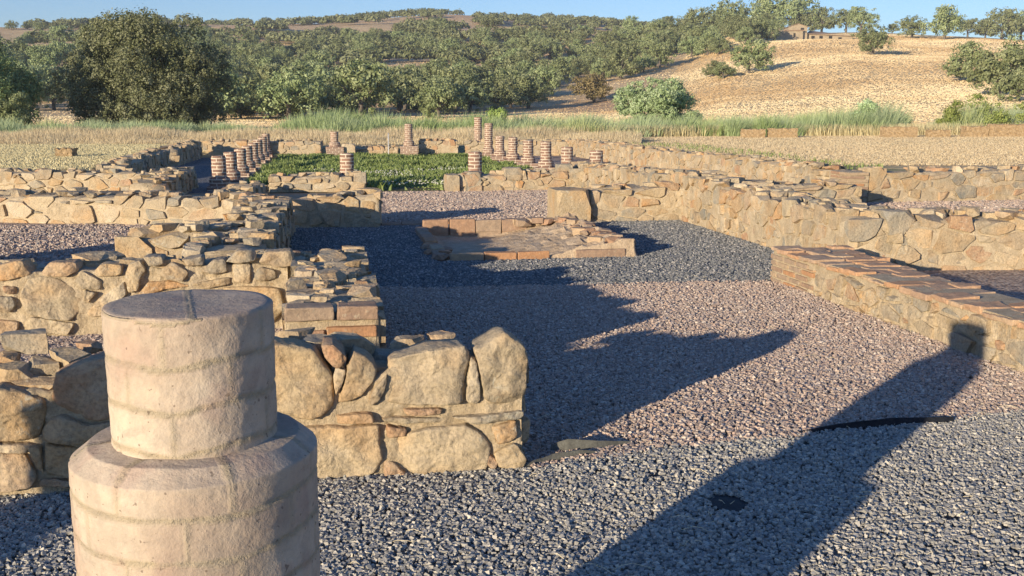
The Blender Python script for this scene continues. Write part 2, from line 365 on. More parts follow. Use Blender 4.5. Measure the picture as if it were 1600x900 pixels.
def rubble_core(root, org, du, dv, Ls, T, zt, size, seed, near=0, z0=-.08, rough=.065, gap=.026, loose=1.0, front_skip=0.0, mortar=None, zcore=-.03):
    """stones + mortar in the frame org + s*du + t*dv"""
    rng = random.Random(seed); L, TT, H = size
    seeds = []
    zmax = max(zt(Ls*i/20) for i in range(21))
    nz = max(1, round((zmax-z0)/H)); hz = (zmax-z0)/nz; ntt = max(1, round(T/TT)); ht = T/ntt
    for k in range(nz):
        for j in range(ntt):
            s = rng.uniform(-.3, .5)*L
            while s < Ls+.2*L:
                st = L*rng.choice((.55, .75, .9, 1.1, 1.5))
                seeds.append((s+st/2, (j+.5+rng.uniform(-.25, .25))*ht, z0+(k+.5+rng.uniform(-.28, .28))*hz)); s += st
    seeds = [p for p in seeds if p[2] < zt(p[0])-.18*hz]
    wts = [rng.uniform(-.24, .24) for _ in seeds]
    kd = kdtree.KDTree(len(seeds))
    for i, p in enumerate(seeds): kd.insert((p[0]/L, p[1]/ht, p[2]/hz), i)
    kd.balance()
    rs = ([], [], [])
    off_ = org-root.location
    def w(p): q = du*p[0]+dv*p[1]+off_; return (q.x, q.y, p[2])
    for i, p in enumerate(seeds):
        tz = zt(p[0])
        top = tz+rng.uniform(-rough, rough*.9)
        if top-p[2] > 1.5*hz: top = 9
        o = rng.uniform(-.014, .034)
        poly = BOX((-o)/L, (Ls+o)/L, (front_skip-o-rng.uniform(0, .014))/ht, (T+o)/ht, z0/hz, min(top, zmax+rough)/hz)
        c = (p[0]/L, p[1]/ht, p[2]/hz); g = gap/min(L, ht, hz)
        for co, j, dist in kd.find_range(c, 2.3):
            if j == i: continue
            n = (co[0]-c[0], co[1]-c[1], co[2]-c[2]); ln = math.sqrt(n[0]**2+n[1]**2+n[2]**2)
            if ln < 1e-4: continue
            n = (n[0]/ln, n[1]/ln, n[2]/ln)
            poly = clip(poly, *n, n[0]*c[0]+n[1]*c[1]+n[2]*c[2]+ln*(.5+(wts[i]-wts[j])*.5)-g*.5)
            if not poly: break
        if top < 8 and poly:                      # broken, tilted tops
            v = Vector((rng.uniform(-.6, .6), rng.uniform(-.6, .6), 1)).normalized()
            poly = clip(poly, v.x, v.y, v.z, v.x*c[0]+v.y*c[1]+v.z*(top/hz))
        if len(poly) > 3:
            # knock off a corner or two
            for _ in range(4):
                v = Vector((rng.uniform(-1, 1), rng.uniform(-1, 1), rng.uniform(-1, 1))).normalized()
                if len(poly) < 4: break
                mx = max(q[0]*v.x+q[1]*v.y+q[2]*v.z for f in poly for q in f); cc = c[0]*v.x+c[1]*v.y+c[2]*v.z
                if mx < cc: break
                poly = clip(poly, v.x, v.y, v.z, cc+(mx-cc)*rng.uniform(.74, .96))
            poly_to(rs[0], rs[1], rs[2], poly, lambda q: w((q[0]*L, q[1]*ht, q[2]*hz)), rng.random())
    for _ in range(int(loose*Ls*T*9)):
        s = rng.uniform(.05, Ls-.05); t = rng.uniform(front_skip+.07, max(front_skip+.08, T-.06))
        r = rng.uniform(.25, .55)*min(L, H)*(.8 if near == 2 else 1.15); q = w((s, t, zt(s)-.01+r*(.15 if near == 2 else .3)))
        loose_stone(rs, q[0], q[1], q[2], r, rng)
    o = mesh_obj('stonework', rs[0], rs[1], M['stone'], root, attrs={'rnd': rs[2]})
    add_mods(o, .010 if near < 2 else .012, (1, 1, 2)[near], (.045, .042, .028)[near], .11 if near else .18, 1 if near < 2 else 2)
    if near: o.data.shade_flat()
    # mortar core
    vs_, fs = [], []; ns = max(2, int(Ls/.05)); m = 9; ins = .006
    for i in range(ns+1):
        s = ins+(Ls-2*ins)*i/ns; tz = zt(s)+zcore
        prof = [(ins+front_skip, z0)]+[(ins+front_skip, z0+(tz-z0)*q) for q in (.33, .66)]+[(ins+front_skip+.02, tz-.01), (T*.35, tz+.01), (T*.65, tz+.01), (T-ins-.02, tz-.01)]+[(T-ins, z0+(tz-z0)*q) for q in (.66, .33)]+[(T-ins, z0)]
        for (t, z) in prof:
            j = .013; vs_.append(w((s+rng.uniform(-j, j), t+rng.uniform(-j, j), z+(rng.uniform(-.018, .018) if z > z0 else 0))))
    mp = 10
    for i in range(ns):
        for k in range(mp-1): fs.append((i*mp+k, (i+1)*mp+k, (i+1)*mp+k+1, i*mp+k+1))
    fs.append(list(range(mp))); fs.append(list(range(ns*mp, ns*mp+mp))[::-1])
    mo = mesh_obj('mortar', vs_, fs, M['mortar' if not mortar else mortar], root, smooth=True)
    if near == 2: add_mods(mo, 0, 2, .03, .06)
    return o
def rubble_wall(name, label, p0, p1, T, hs, size=(.26, .2, .15), seed=1, near=0, cat='stone wall', group=None, **kw):
    o0 = W(*p0); d = W(*p1)-o0; Ls = d.length; d.normalize(); dv = Vector((-d.y, d.x, 0))
    root = empty(name, o0); tag(root, label, cat, group or 'rubble walls of the ruined villa')
    rubble_core(root, o0, d, dv, Ls, T, zfun(hs, Ls), size, seed, near, **kw)
    return root
def bricks(root, name, boxes, mat, bev=.006, jit=.004, seed=3, disp=.006):
    """boxes: (a0,a1,b0,b1,z0,z1) in the building frame, relative to root"""
    rng = random.Random(seed); vs_, fs, rn = [], [], []
    for (a0, a1, b0, b1, z0, z1) in boxes:
        r = rng.random(); base = len(vs_); ty = rng.uniform(-.025, .025)
        for (a, b, z) in ((a0, b0, z0), (a1, b0, z0), (a1, b1, z0), (a0, b1, z0), (a0, b0, z1), (a1, b0, z1), (a1, b1, z1), (a0, b1, z1)):
            ca, cb = (a0+a1)/2, (b0+b1)/2
            p = W(ca+(a-ca)-(b-cb)*ty+rng.uniform(-jit, jit), cb+(b-cb)+(a-ca)*ty+rng.uniform(-jit, jit), z+rng.uniform(-jit, jit))-root.location
            vs_.append(tuple(p)); rn.append(r)
        for f in ((0, 3, 2, 1), (4, 5, 6, 7), (0, 1, 5, 4), (1, 2, 6, 5), (2, 3, 7, 6), (3, 0, 4, 7)): fs.append([base+i for i in f])
    o = mesh_obj(name, vs_, fs, mat, root, attrs={'rnd': rn}); add_mods(o, bev, 2, disp, .05, 2)
    return o
# traced face stones: outline in picture points put onto the wall's real face, with real thickness
def traced(root, name, polys, conv, bplane, depth=.2, seed=5, mat=None, rn_of=None, bulge=.03):
    rng = random.Random(seed); vs_, fs, rn = [], [], []
    for pi_, item in enumerate(polys):
        pts, val = item
        q = [on_plane_b(*conv(x, y), bplane) for x, y in pts]
        n = len(q); per = [math.dist(q[i], q[(i+1) % n]) for i in range(n)]; tot = sum(per)
        K = max(20, min(56, int(tot/.022)))
        ring = []
        for k in range(K):
            d = tot*k/K; i = 0
            while d > per[i]: d -= per[i]; i += 1
            t = d/per[i]; ring.append((q[i][0]+(q[(i+1) % n][0]-q[i][0])*t, q[i][1]+(q[(i+1) % n][1]-q[i][1])*t))
        ring = [((ring[i-1][0]+6*ring[i][0]+ring[(i+1) % K][0])/8, (ring[i-1][1]+6*ring[i][1]+ring[(i+1) % K][1])/8) for i in range(K)]
        cx = sum(p[0] for p in ring)/K; cz = sum(p[1] for p in ring)/K
        size = math.sqrt(sum((p[0]-cx)**2+(p[1]-cz)**2 for p in ring)/K)
        tx, tz = rng.uniform(-.12, .12), rng.uniform(-.12, .12); seed_v = Vector((rng.uniform(0, 50), 0, 0)); prot = rng.uniform(0, .012)
        chips = []
        for _ in range(4):
            an = rng.uniform(0, 2*PI); chips.append((math.cos(an), math.sin(an), size*rng.uniform(.5, .9), rng.uniform(.1, .5)))
        base = len(vs_)
        prof = [(.92, depth), (1.0, depth*.45), (1.0, .03), (.985, .010), (.955, .002), (.86, 0), (.72, -.002), (.55, -.003), (.38, -.004), (.2, -.004)]
        for (sc, dd) in prof:
            for k in range(K):
                da, dz = (ring[k][0]-cx), (ring[k][1]-cz)
                a = cx+da*sc; z = cz+dz*sc
                p3 = Vector((a*4.5, z*4.5, dd*2))+seed_v
                n1 = noise.noise(p3)*.022*min(1, size*6)+noise.noise(p3*3.1)*.010+noise.noise(p3*8)*.004
                # facets
                fc = abs(noise.noise(Vector((a*7, z*7, 3))+seed_v))*.022+abs(noise.noise(Vector((a*17, z*17, 3))+seed_v))*.008
                cp = 0
                for gx, gz_, t_, sl_ in chips: cp = max(cp, (gx*(a-cx)+gz_*(z-cz)-t_)*sl_)
                cp = min(cp, .05)
                off = cp*(1 if dd < .04 else .3)+(n1+fc)*(1 if dd < .1 else .3)+(tx*(a-cx)+tz*(z-cz))*(1 if dd < .04 else .2)
                ed = noise.noise(p3*2+Vector((9, 9, 9)))*.016+noise.noise(p3*6+Vector((2, 9, 9)))*.008
                a += (da/max(size, .01))*ed*.5*(sc > .5); z += (dz/max(size, .01))*ed*.5*(sc > .5)
                vs_.append(tuple(W(a, bplane+dd+off-prot, z)-root.location)); rn.append(val)
        R = len(prof)
        for r in range(R-1):
            for k in range(K):
                fs.append((base+r*K+k, base+r*K+(k+1) % K, base+(r+1)*K+(k+1) % K, base+(r+1)*K+k))
        fs.append([base+(R-1)*K+k for k in range(K)]); fs.append([base+k for k in range(K)][::-1])
    o = mesh_obj(name, vs_, fs, mat or M['stone'], root, smooth=True, attrs={'rnd': rn})
    m = o.modifiers.new('sub', 'SUBSURF'); m.subdivision_type = 'SIMPLE'; m.levels = 1; m.render_levels = 1
    add_mods(o, 0, 0, .011, .022)
    return o
def mortar_face(root, a0, a1, b, ztops, depth, seed=1):
    n = int((a1-a0)/.018); zf = zfun([((q[0]-a0)/(a1-a0), q[1]) for q in ztops], a1-a0); vs_, fs = [], []; m = 34
    for i in range(n+1):
        a = a0+(a1-a0)*i/n; zt_ = zf(a-a0)
        for k in range(m):
            z = -.05+(zt_+.05)*k/(m-3) if k < m-2 else zt_
            q = Vector((a*6, z*6, seed)); d = .028+.024*noise.noise(q)+.014*noise.noise(q*3.3)+.006*noise.noise(q*9)
            if k >= m-4: d += .012*(k-(m-4))
            if k >= m-2: d = depth*(.5 if k == m-2 else 1)
            vs_.append(tuple(W(a, b+d, z+(.02*noise.noise(q*1.7) if k > m-5 else 0))-root.location))
    for i in range(n):
        for k in range(m-1): fs.append((i*m+k, (i+1)*m+k, (i+1)*m+k+1, i*m+k+1))
    for i, rev in ((0, 0), (n, 1)):
        base = len(vs_); vs_.append(tuple(W(a0+(a1-a0)*i/n, b+depth, -.05)-root.location)); f = [i*m+k for k in range(m)]+[base]; fs.append(f if rev else f[::-1])
    o = mesh_obj('face_mortar', vs_, fs, M['mortar'], root, smooth=True); add_mods(o, 0, 1, .01, .03); return o
V = {'tan': .05, 'brown': .18, 'cream': .28, 'grey': .38, 'pinkish': .46, 'buff': .55, 'pale': .64, 'slate': .71, 'rust': .78, 'khaki': .85, 'drab': .93, 'orange': .98}

# ---- W1: the nearest wall, running along the gravel path
r1 = empty('stone_wall', W(-3.2, 4.5)); tag(r1, 'nearest low wall of big squared stones along the grey gravel path, behind the large round column', 'stone wall', 'rubble walls of the ruined villa')
rubble_core(r1, W(-3.2, 4.5), Vector((*EX, 0)), Vector((*NX, 0)), 3.2, .55, zfun([(0, .50), (.5, .50), (.7, .49), (1, .46)], 3.2), (.22, .17, .13), 11, 2, front_skip=.10, rough=.07, loose=2.0, mortar='mortar')
rubble_core(r1, W(0, 4.5), Vector((*EX, 0)), Vector((*NX, 0)), .87, .42, zfun([(0, .46), (.5, .50), (1, .52)], .87), (.24, .18, .14), 12, 2, front_skip=.13, rough=.03, loose=.4, mortar='mortar')
c4 = lambda x, y: (400+x/3.2, 500+y/3.2)
c2 = lambda x, y: (x/2.25, 500+y/2.25)
T1 = [([(-10, 120), (85, 122), (290, 150), (330, 200), (385, 290), (392, 440), (330, 482), (250, 500), (90, 470), (-10, 440)], V['tan']),
      ([(330, 135), (380, 122), (430, 160), (462, 205), (430, 245), (385, 235), (345, 190)], V['rust']),
      ([(490, 168), (560, 190), (612, 250), (600, 300), (530, 385), (410, 425), (440, 330), (460, 230)], V['brown']),
      ([(395, 245), (450, 252), (432, 330), (400, 390), (388, 300)], V['pale']),
      ([(657, 278), (600, 330), (560, 400), (575, 438), (622, 402), (652, 340)], V['drab']),
      ([(662, 212), (760, 185), (870, 150), (1050, 130), (1080, 175), (1045, 290), (1035, 422), (820, 432), (628, 422), (680, 320)], V['buff']),
      ([(1088, 150), (1250, 60), (1338, 122), (1368, 190), (1362, 402), (1300, 432), (1190, 432), (1140, 395), (1118, 250)], V['brown']),
      ([(1075, 190), (1105, 205), (1128, 400), (1112, 428), (1050, 422), (1058, 300)], V['pale']),
      ([(730, 448), (940, 448), (932, 480), (740, 484)], V['rust']),
      ([(390, 482), (580, 465), (602, 515), (400, 528)], V['pinkish']),
      ([(150, 545), (280, 540), (618, 530), (632, 700), (600, 765), (500, 800), (290, 810), (150, 800)], V['cream']),
      ([(690, 602), (760, 570), (860, 543), (1050, 530), (1140, 580), (1182, 640), (1150, 778), (780, 780), (700, 690)], V['cream']),
      ([(650, 530), (762, 548), (745, 582), (660, 598)], V['rust']),
      ([(1178, 540), (1305, 508), (1308, 590), (1215, 640)], V['orange']),
      ([(1190, 672), (1300, 608), (1358, 700), (1342, 742), (1220, 745)], V['tan']),
      ([(1160, 668), (1215, 715), (1185, 752), (1155, 722)], V['rust']),
      ([(970, 492), (1350, 460), (1352, 495), (1100, 522)], V['grey']),
      ([(620, 500), (700, 490), (960, 500), (960, 522), (700, 520)], V['khaki']),
      ([(640, 700), (690, 720), (760, 785), (640, 800)], V['rust'])]
traced(r1, 'face_stones', T1, c4, 4.5, .24, 21)
mortar_face(r1, -2.6, .845, 4.505, [(-2.6, .47), (-1.0, .48), (-.1, .46), (.12, .45), (.26, .52), (.6, .54), (.845, .545)], .2)
T1L = [([(-30, 235), (60, 248), (150, 285), (162, 340), (130, 422), (-30, 432)], V['tan']),
       ([(192, 190), (300, 150), (392, 128), (395, 350), (300, 362), (222, 322), (175, 290)], V['rust']),
       ([(-30, 470), (90, 478), (132, 560), (110, 592), (-30, 612)], V['pinkish']),
       ([(165, 345), (220, 335), (300, 372), (392, 360), (392, 440), (250, 440), (150, 425), (140, 400)], V['khaki']),
       ([(150, 440), (260, 452), (392, 450), (392, 560), (250, 562), (160, 545)], V['tan']),
       ([(100, 445), (138, 445), (150, 545), (130, 540)], V['cream']),
       ([(-30, 437), (120, 440), (100, 470), (-30, 462)], V['pale']),
       ([(140, 560), (250, 572), (300, 575), (300, 592), (130, 592)], V['rust'])]
traced(r1, 'face_stones', T1L, c2, 4.5, .24, 22)
def wall_rocks(root, lst, seed):
    rng = random.Random(seed); rs = ([], [], [])
    for (u, v, b, r, val) in lst:
        a, z = on_plane_b(u, v, b); p = W(a, b, z)-root.location; n0 = len(rs[2])
        loose_stone(rs, p.x, p.y, p.z, r, rng)
        for i in range(n0, len(rs[2])): rs[2][i] = val
    o = mesh_obj('top_stones', rs[0], rs[1], M['stone'], root, attrs={'rnd': rs[2]}); add_mods(o, .012, 2, .02, .10, 2)
wall_rocks(r1, [(42, 533, 4.95, .11, V['grey']), (28, 590, 4.7, .10, V['tan']), (64, 572, 4.78, .08, V['buff']), (110, 560, 4.8, .09, V['tan']), (140, 543, 4.98, .07, V['rust']), (8, 560, 4.85, .06, V['orange']),
                (112, 590, 4.68, .08, V['khaki']), (455, 530, 4.9, .08, V['drab']), (505, 545, 4.72, .09, V['grey']), (545, 540, 4.85, .12, V['khaki']), (640, 537, 4.88, .07, V['drab']), (690, 532, 4.95, .06, V['pinkish']), (600, 560, 4.8, .07, V['grey']), (150, 575, 4.7, .06, V['tan'])], 3)
# ---- W2
c1 = lambda x, y: (x/3.2, 350+y/3.2)
r2 = empty('stone_wall', W(-4.6, 7.95)); tag(r2, 'low rubble wall behind the nearest one, with a big round grey boulder set in its face', 'stone wall', 'rubble walls of the ruined villa')
rubble_core(r2, W(-4.6, 7.95), Vector((*EX, 0)), Vector((*NX, 0)), 4.4, .6, zfun([(0, .51), (.7, .51), (.85, .53), (1, .53)], 4.4), (.22, .18, .13), 31, 2, front_skip=.08, rough=.07, loose=2.2)
T2 = [([(130, 280), (190, 262), (260, 262), (350, 310), (410, 380), (400, 440), (350, 490), (250, 480), (130, 450), (90, 380)], V['khaki']),
      ([(430, 450), (500, 370), (620, 285), (632, 350), (525, 460), (450, 467)], V['pale']),
      ([(110, 512), (150, 465), (370, 500), (345, 556), (170, 548)], V['cream']),
      ([(-20, 212), (110, 178), (155, 260), (-20, 292)], V['orange']),
      ([(200, 240), (240, 195), (380, 190), (395, 235), (330, 265), (210, 262)], V['pinkish']),
      ([(360, 290), (410, 235), (515, 290), (500, 330), (400, 330)], V['buff']),
      ([(470, 240), (500, 200), (610, 205), (610, 255), (480, 265)], V['tan']),
      ([(-20, 360), (60, 365), (80, 400), (60, 440), (-20, 442)], V['grey']),
      ([(-20, 480), (100, 490), (80, 550), (-20, 567)], V['pinkish']),
      ([(620, 260), (640, 200), (700, 185), (730, 240), (700, 265), (692, 330), (642, 350)], V['tan']),
      ([(780, 250), (860, 190), (945, 240), (920, 290), (850, 280)], V['grey']),
      ([(690, 350), (740, 290), (850, 285), (960, 312), (830, 328), (720, 360)], V['orange']),
      ([(1010, 240), (1060, 180), (1130, 175), (1138, 240), (1062, 256)], V['drab']),
      ([(1128, 190), (1180, 130), (1270, 135), (1282, 185), (1190, 198)], V['grey']),
      ([(1160, 203), (1250, 200), (1252, 300), (1172, 288)], V['cream']),
      ([(1255, 270), (1300, 215), (1380, 230), (1388, 275), (1290, 292)], V['slate']),
      ([(1295, 190), (1320, 140), (1460, 130), (1470, 210), (1380, 218)], V['drab']),
      ([(715, 165), (810, 165), (820, 205), (740, 215)], V['drab']),
      ([(905, 180), (1010, 165), (1015, 210), (930, 215)], V['grey']),
      ([(10, 310), (70, 315), (82, 350), (20, 352)], V['rust']),
      ([(520, 480), (640, 430), (700, 440), (700, 560), (540, 560)], V['tan']),
      ([(420, 330), (480, 345), (440, 400), (415, 380)], V['buff']),
      ([(1040, 330), (1240, 310), (1400, 320), (1420, 430), (1350, 520), (1100, 520)], V['tan']),
      ([(960, 300), (1150, 265), (1160, 300), (1030, 325)], V['brown'])]
traced(r2, 'face_stones', T2, c1, 7.95, .22, 23)
# ---- W3 pier with brick courses on its end
c3 = lambda x, y: (400+x/3.556, 350+y/3.556)
r3 = empty('stone_wall', W(-.28, 5.62)); tag(r3, 'short thick rubble wall with a brick course on its near end, running back from the nearest wall', 'stone wall', 'rubble walls of the ruined villa')
rubble_core(r3, W(.25, 5.68), Vector((*NX, 0)), Vector((-EX[0], -EX[1], 0)), 2.85, .53, zfun([(0, .565), (.3, .56), (1, .53)], 2.85), (.22, .2, .13), 41, 2, rough=.05, loose=1.8)
_ = r3
mortar_face(r2, -3.6, -.35, 7.955, [(-3.6, .50), (-1.5, .50), (-.35, .51)], .2, 2)
T3 = [([(158, 466), (428, 476), (426, 532), (158, 536)], V['orange']), ([(448, 460), (674, 452), (670, 532), (450, 532)], V['drab']),
      ([(390, 572), (668, 566), (664, 622), (400, 626)], V['orange']), ([(158, 600), (360, 590), (380, 640), (160, 640)], V['pinkish'])]
bx = []
for pts, _v in T3:
    q = [on_plane_b(*c3(x, y), 5.62) for x, y in pts]
    bx.append((min(p[0] for p in q), max(p[0] for p in q), 5.60, 5.78, min(p[1] for p in q), max(p[1] for p in q)))
bricks(r3, 'brick_course', bx, M['brick'], bev=.008, jit=.006, seed=24, disp=.014)
# mortar bed behind the brick course
bricks(r3, 'bedding_mortar', [(-.27, .245, 5.635, 5.70, -.05, .53)], M['mortar'], .02, .004, 8, .02)

# ---- the other walls of the building
rubble_wall('stone_wall', 'long stub wall running away from the round boulder wall, its side in shadow, stones heaped on top', (-.55, 8.55), (-.55, 14.6), .62, [(0, .56), (.4, .56), (1, .50)], (.24, .2, .14), 51, 1, loose=1.5)
rubble_wall('stone_wall', 'squat rubble pier with a tall pale leaning stone, closing the small gravel room', (-1.95, 9.9), (-1.19, 9.8), .9, [(0, .50), (1, .60)], (.26, .22, .18), 52, 1)
rubble_wall('stone_wall', 'stubby broken wall end with a square block, at the left edge beside the small gravel room', (-3.75, 9.0), (-3.75, 12.1), .6, [(0, .36), (.45, .34), (.5, .52), (1, .50)], (.34, .3, .2), 53, 1)
rubble_wall('stone_wall', 'small square stone block projecting into the small gravel room from the left edge', (-3.72, 10.2), (-3.12, 10.1), .45, .25, (.3, .25, .2), 153, 1)
rubble_wall('stone_wall', 'long rubble wall with large tan blocks behind the small gravel room', (-6.4, 17.3), (-1.17, 15.35), .65, [(0, .40), (1, .44)], (.33, .26, .17), 54, 1)
rubble_wall('stone_wall', 'short wall with a squared right end, its face half in shadow, beside the pink gravel passage', (-.55, 15.15), (.68, 15.02), .6, [(0, .40), (.7, .46), (1, .52)], (.28, .24, .17), 55, 1)
rubble_wall('stone_wall', 'rubble wall with grey blocks on top, farther left behind the long wall of tan blocks', (-8.6, 24.1), (-3.2, 23.1), .6, [(0, .42), (1, .38)], (.28, .24, .16), 56, 0)
rubble_wall('stone_wall', 'broken wall end of flat stones left of the nearest low brick column of the left row', (-2.98, 19.6), (-2.98, 24.0), .65, [(0, .40), (1, .45)], (.3, .25, .15), 57, 0)
rubble_wall('stone_wall', 'low wall running away in front of the left row of columns, its side in shadow', (-1.3, 16.0), (-1.3, 21.6), .55, [(0, .42), (.5, .36), (1, .24)], (.28, .22, .15), 58, 0)
rubble_wall('stone_wall', 'low wall across the left part of the courtyard front with one low round column behind it', (-1.28, 22.15), (.72, 22.0), .6, [(0, .34), (1, .36)], (.28, .24, .16), 59, 0)
rubble_wall('stone_wall', 'shadowed outer wall stretch nearer the viewer, beside the dry grass on the left', (-4.9, 26.0), (-4.9, 33.2), .6, [(0, .42), (1, .55)], (.3, .3, .2), 60, 0)
rubble_wall('stone_wall', 'shadowed outer wall stretch farther off, ending at the far left corner of the courtyard', (-4.75, 34.2), (-4.75, 40.2), .6, [(0, .55), (1, .60)], (.3, .3, .2), 61, 0)
rubble_wall('stone_wall', 'far back wall of the courtyard, left stretch behind the left row of columns', (-4.8, 41.1), (-.35, 40.5), .6, .60, (.3, .25, .17), 62, 0)
rubble_wall('stone_wall', 'far back wall of the courtyard, low stretch between the two lone round columns', (.3, 40.3), (2.6, 40.1), .6, .38, (.3, .25, .17), 63, 0)
rubble_wall('stone_wall', 'far back wall of the courtyard, stretch right of the thin metal stake', (3.4, 40.0), (4.9, 39.9), .6, .62, (.3, .25, .17), 64, 0)
rubble_wall('stone_wall', 'far back wall of the courtyard, right stretch behind the tall columns', (5.2, 39.9), (9.4, 39.5), .6, .58, (.3, .25, .17), 65, 0)
rubble_wall('stone_wall', 'low wall across the right part of the courtyard front, topped by two dark blue stones', (2.7, 21.7), (5.5, 21.75), .62, [(0, .34), (1, .42)], (.28, .24, .16), 66, 1)
rubble_wall('stone_wall', 'cross wall with a smooth upright corner block, at the far end of the grey gravel court', (3.92, 15.25), (5.4, 15.2), .6, [(0, .48), (1, .56)], (.34, .26, .16), 67, 1)
rubble_wall('stone_wall', 'long sunlit wall with small mixed stones along the right side of the grey gravel court', (6.05, 9.9), (6.05, 22.6), .7, [(0, .58), (.2, .60), (.42, .72), (.6, .62), (1, .52)], (.23, .22, .16), 68, 1, loose=1.6)
rubble_wall('stone_wall', 'wall of big rounded stones with pale lichen behind the brick topped wall, right edge', (5.4, 9.95), (10.5, 9.2), .8, [(0, .56), (1, .52)], (.28, .25, .18), 69, 1, loose=1.2)
rubble_wall('stone_wall', 'low inner cross wall with a flat pale block, between the two long right hand walls', (6.1, 16.2), (8.9, 16.2), .6, [(0, .52), (1, .45)], (.36, .3, .16), 70, 0)
w16 = rubble_wall('stone_wall', 'sunlit wall with round and orange stones above the pink gravel room at the right edge', (9.75, 17.45), (17.5, 17.9), .7, [(0, .58), (1, .60)], (.32, .28, .19), 71, 1)
rubble_wall('stone_wall', 'outermost long wall on the right, below the strip of green grass and stubble field', (9.95, 18.3), (9.95, 39.4), .7, [(0, .60), (1, .60)], (.30, .28, .19), 72, 0)
# brick quoin at the corner of w16
bx = []
for k in range(9):
    z = .0+k*.066; off = .1 if k % 2 else 0
    bx.append((9.3, 9.72-off*.8, 17.43, 17.75, z, z+.05)); bx.append((9.3, 9.72, 17.76, 18.1, z+.002, z+.05))
bricks(w16, 'brick_quoin', bx, M['brick'], seed=9)
bricks(w16, 'quoin_mortar', [(9.32, 9.74, 17.45, 18.2, -.05, .585)], M['mortar'], .02, .004, 8, .02)
# smooth upright corner block
def big_block(name, label, a0, a1, b0, b1, z1, val, seed, cat='stone block'):
    root = empty(name, W((a0+a1)/2, (b0+b1)/2)); tag(root, label, cat)
    rng = random.Random(seed); poly = BOX(a0, a1, b0, b1, -.05, z1)
    ca, cb = (a0+a1)/2, (b0+b1)/2
    for _ in range(12):
        v = Vector((rng.uniform(-1, 1), rng.uniform(-1, 1), rng.uniform(-.1, 1))).normalized()
        mx = max(q[0]*v.x+q[1]*v.y+q[2]*v.z for f in poly for q in f); cc = ca*v.x+cb*v.y+z1*.5*v.z
        poly = clip(poly, v.x, v.y, v.z, cc+(mx-cc)*rng.uniform(.86, .97))
    vs_, fs, rn = [], [], []
    poly_to(vs_, fs, rn, poly, lambda q: tuple(W(*q)), val)
    me = mesh_obj(name, vs_, fs, M['stone'], None, attrs={'rnd': rn})
    bpy.data.objects.remove(root); me.data.transform(Matrix.Translation(-W(ca, cb))); me.location = W(ca, cb)
    tag(me, label, cat); add_mods(me, .015, 2, .03, .15, 2)
    return me
big_block('corner_block', 'smooth upright tan block at the end of the cross wall beside the pink gravel passage', 3.36, 3.88, 15.1, 15.85, .50, V['tan'], 5)
big_block('corner_block', 'pale upright stone ending the low wall topped by two dark blue stones', 2.42, 2.68, 21.6, 22.3, .36, V['buff'], 6)
big_block('blue_stone', 'dark blue grey boulder on the low wall right of the nearest right hand column', at_b(800, 21.8)-.2, at_b(800, 21.8)+.22, 21.72, 22.1, .50, V['slate'], 7, 'boulder')
big_block('blue_stone', 'dark blue grey boulder on the low wall near the second right row column', at_b(882, 21.9)-.17, at_b(882, 21.9)+.17, 21.8, 22.15, .56, V['slate'], 8, 'boulder')
big_block('blue_stone', 'dark blue stone lying on the left front corner of the low courtyard wall', at_b(738, 21.8)-.17, at_b(738, 21.8)+.17, 21.68, 22.1, .42, V['slate'], 9, 'boulder')
big_block('cut_block', 'pale square cut block lying against the base of the lone column in the back wall', at_b(544, 40.0)-.25, at_b(544, 40.0)+.25, 39.7, 40.2, .50, V['pale'], 10)

# ---- W15: low brick topped wall
r15 = empty('brick_wall', W(4.3, 9.5)); tag(r15, 'low wall capped with flat reddish bricks, running from the grey gravel court to the right edge', 'brick wall')
rubble_core(r15, W(4.85, 3.6), Vector((*NX, 0)), Vector((-EX[0], -EX[1], 0)), 5.1, .55, zfun([(0, .31), (1, .27)], 5.1), (.2, .2, .1), 81, 2, rough=.01, loose=0, gap=.022)
bx = []; rng = random.Random(4)
for k in range(5):
    z = .0+k*.058
    b = 8.7
    b -= (k % 2)*.12
    while b < 9.45:
        e = min(b+.25, 9.5); bx.append((4.285, 4.43, b, e-.02, z, z+.042)); b += .25+.012
    a = 4.3+(k % 2)*.13
    while a < 5.0: bx.append((a, min(a+.26, 5.05), 9.37, 9.51, z, z+.042)); a += .28
bricks(r15, 'brick_end_course', bx, M['brick'], seed=12)
bricks(r15, 'bedding_mortar', [(4.3, 5.04, 8.6, 9.49, -.05, .292)], M['mortar'], .02, .004, 8, .02)
bx = []
b = 3.6
while b < 9.45:
    wl = rng.uniform(.15, .24); wid = .55+max(0, (b-7.4))*.11
    a = 4.29+rng.uniform(-.03, .01)
    while a < 4.3+wid-.08:
        la = rng.choice((.2, .27, .31)); t = rng.uniform(.035, .05); z = .305+(.03 if b < 6.5 else 0)*(6.5-b)/3+rng.uniform(-.008, .012)
        if rng.random() > .06: bx.append((a, min(a+la-.012, 4.3+wid+.03), b, min(b+wl-.012, 9.5), z-.005, z+t-.01))
        a += la
    b += wl
bricks(r15, 'brick_capping', bx, M['capbrick'], bev=.010, jit=.010, seed=14, disp=.02)
vs_ = [tuple(W(*p)-r15.location) for p in ((4.32, 3.6, .2), (4.85, 3.6, .2), (4.85, 7.4, .2), (5.03, 9.47, .2), (4.31, 9.47, .2), (4.32, 3.6, .355), (4.85, 3.6, .355), (4.85, 7.4, .328), (5.03, 9.47, .326), (4.31, 9.47, .326))]
mo = mesh_obj('capping_mortar', vs_, [(4, 3, 2, 1, 0), (5, 6, 7, 8, 9), (0, 1, 6, 5), (1, 2, 7, 6), (2, 3, 8, 7), (3, 4, 9, 8), (4, 0, 5, 9)], M['mortar'], r15)
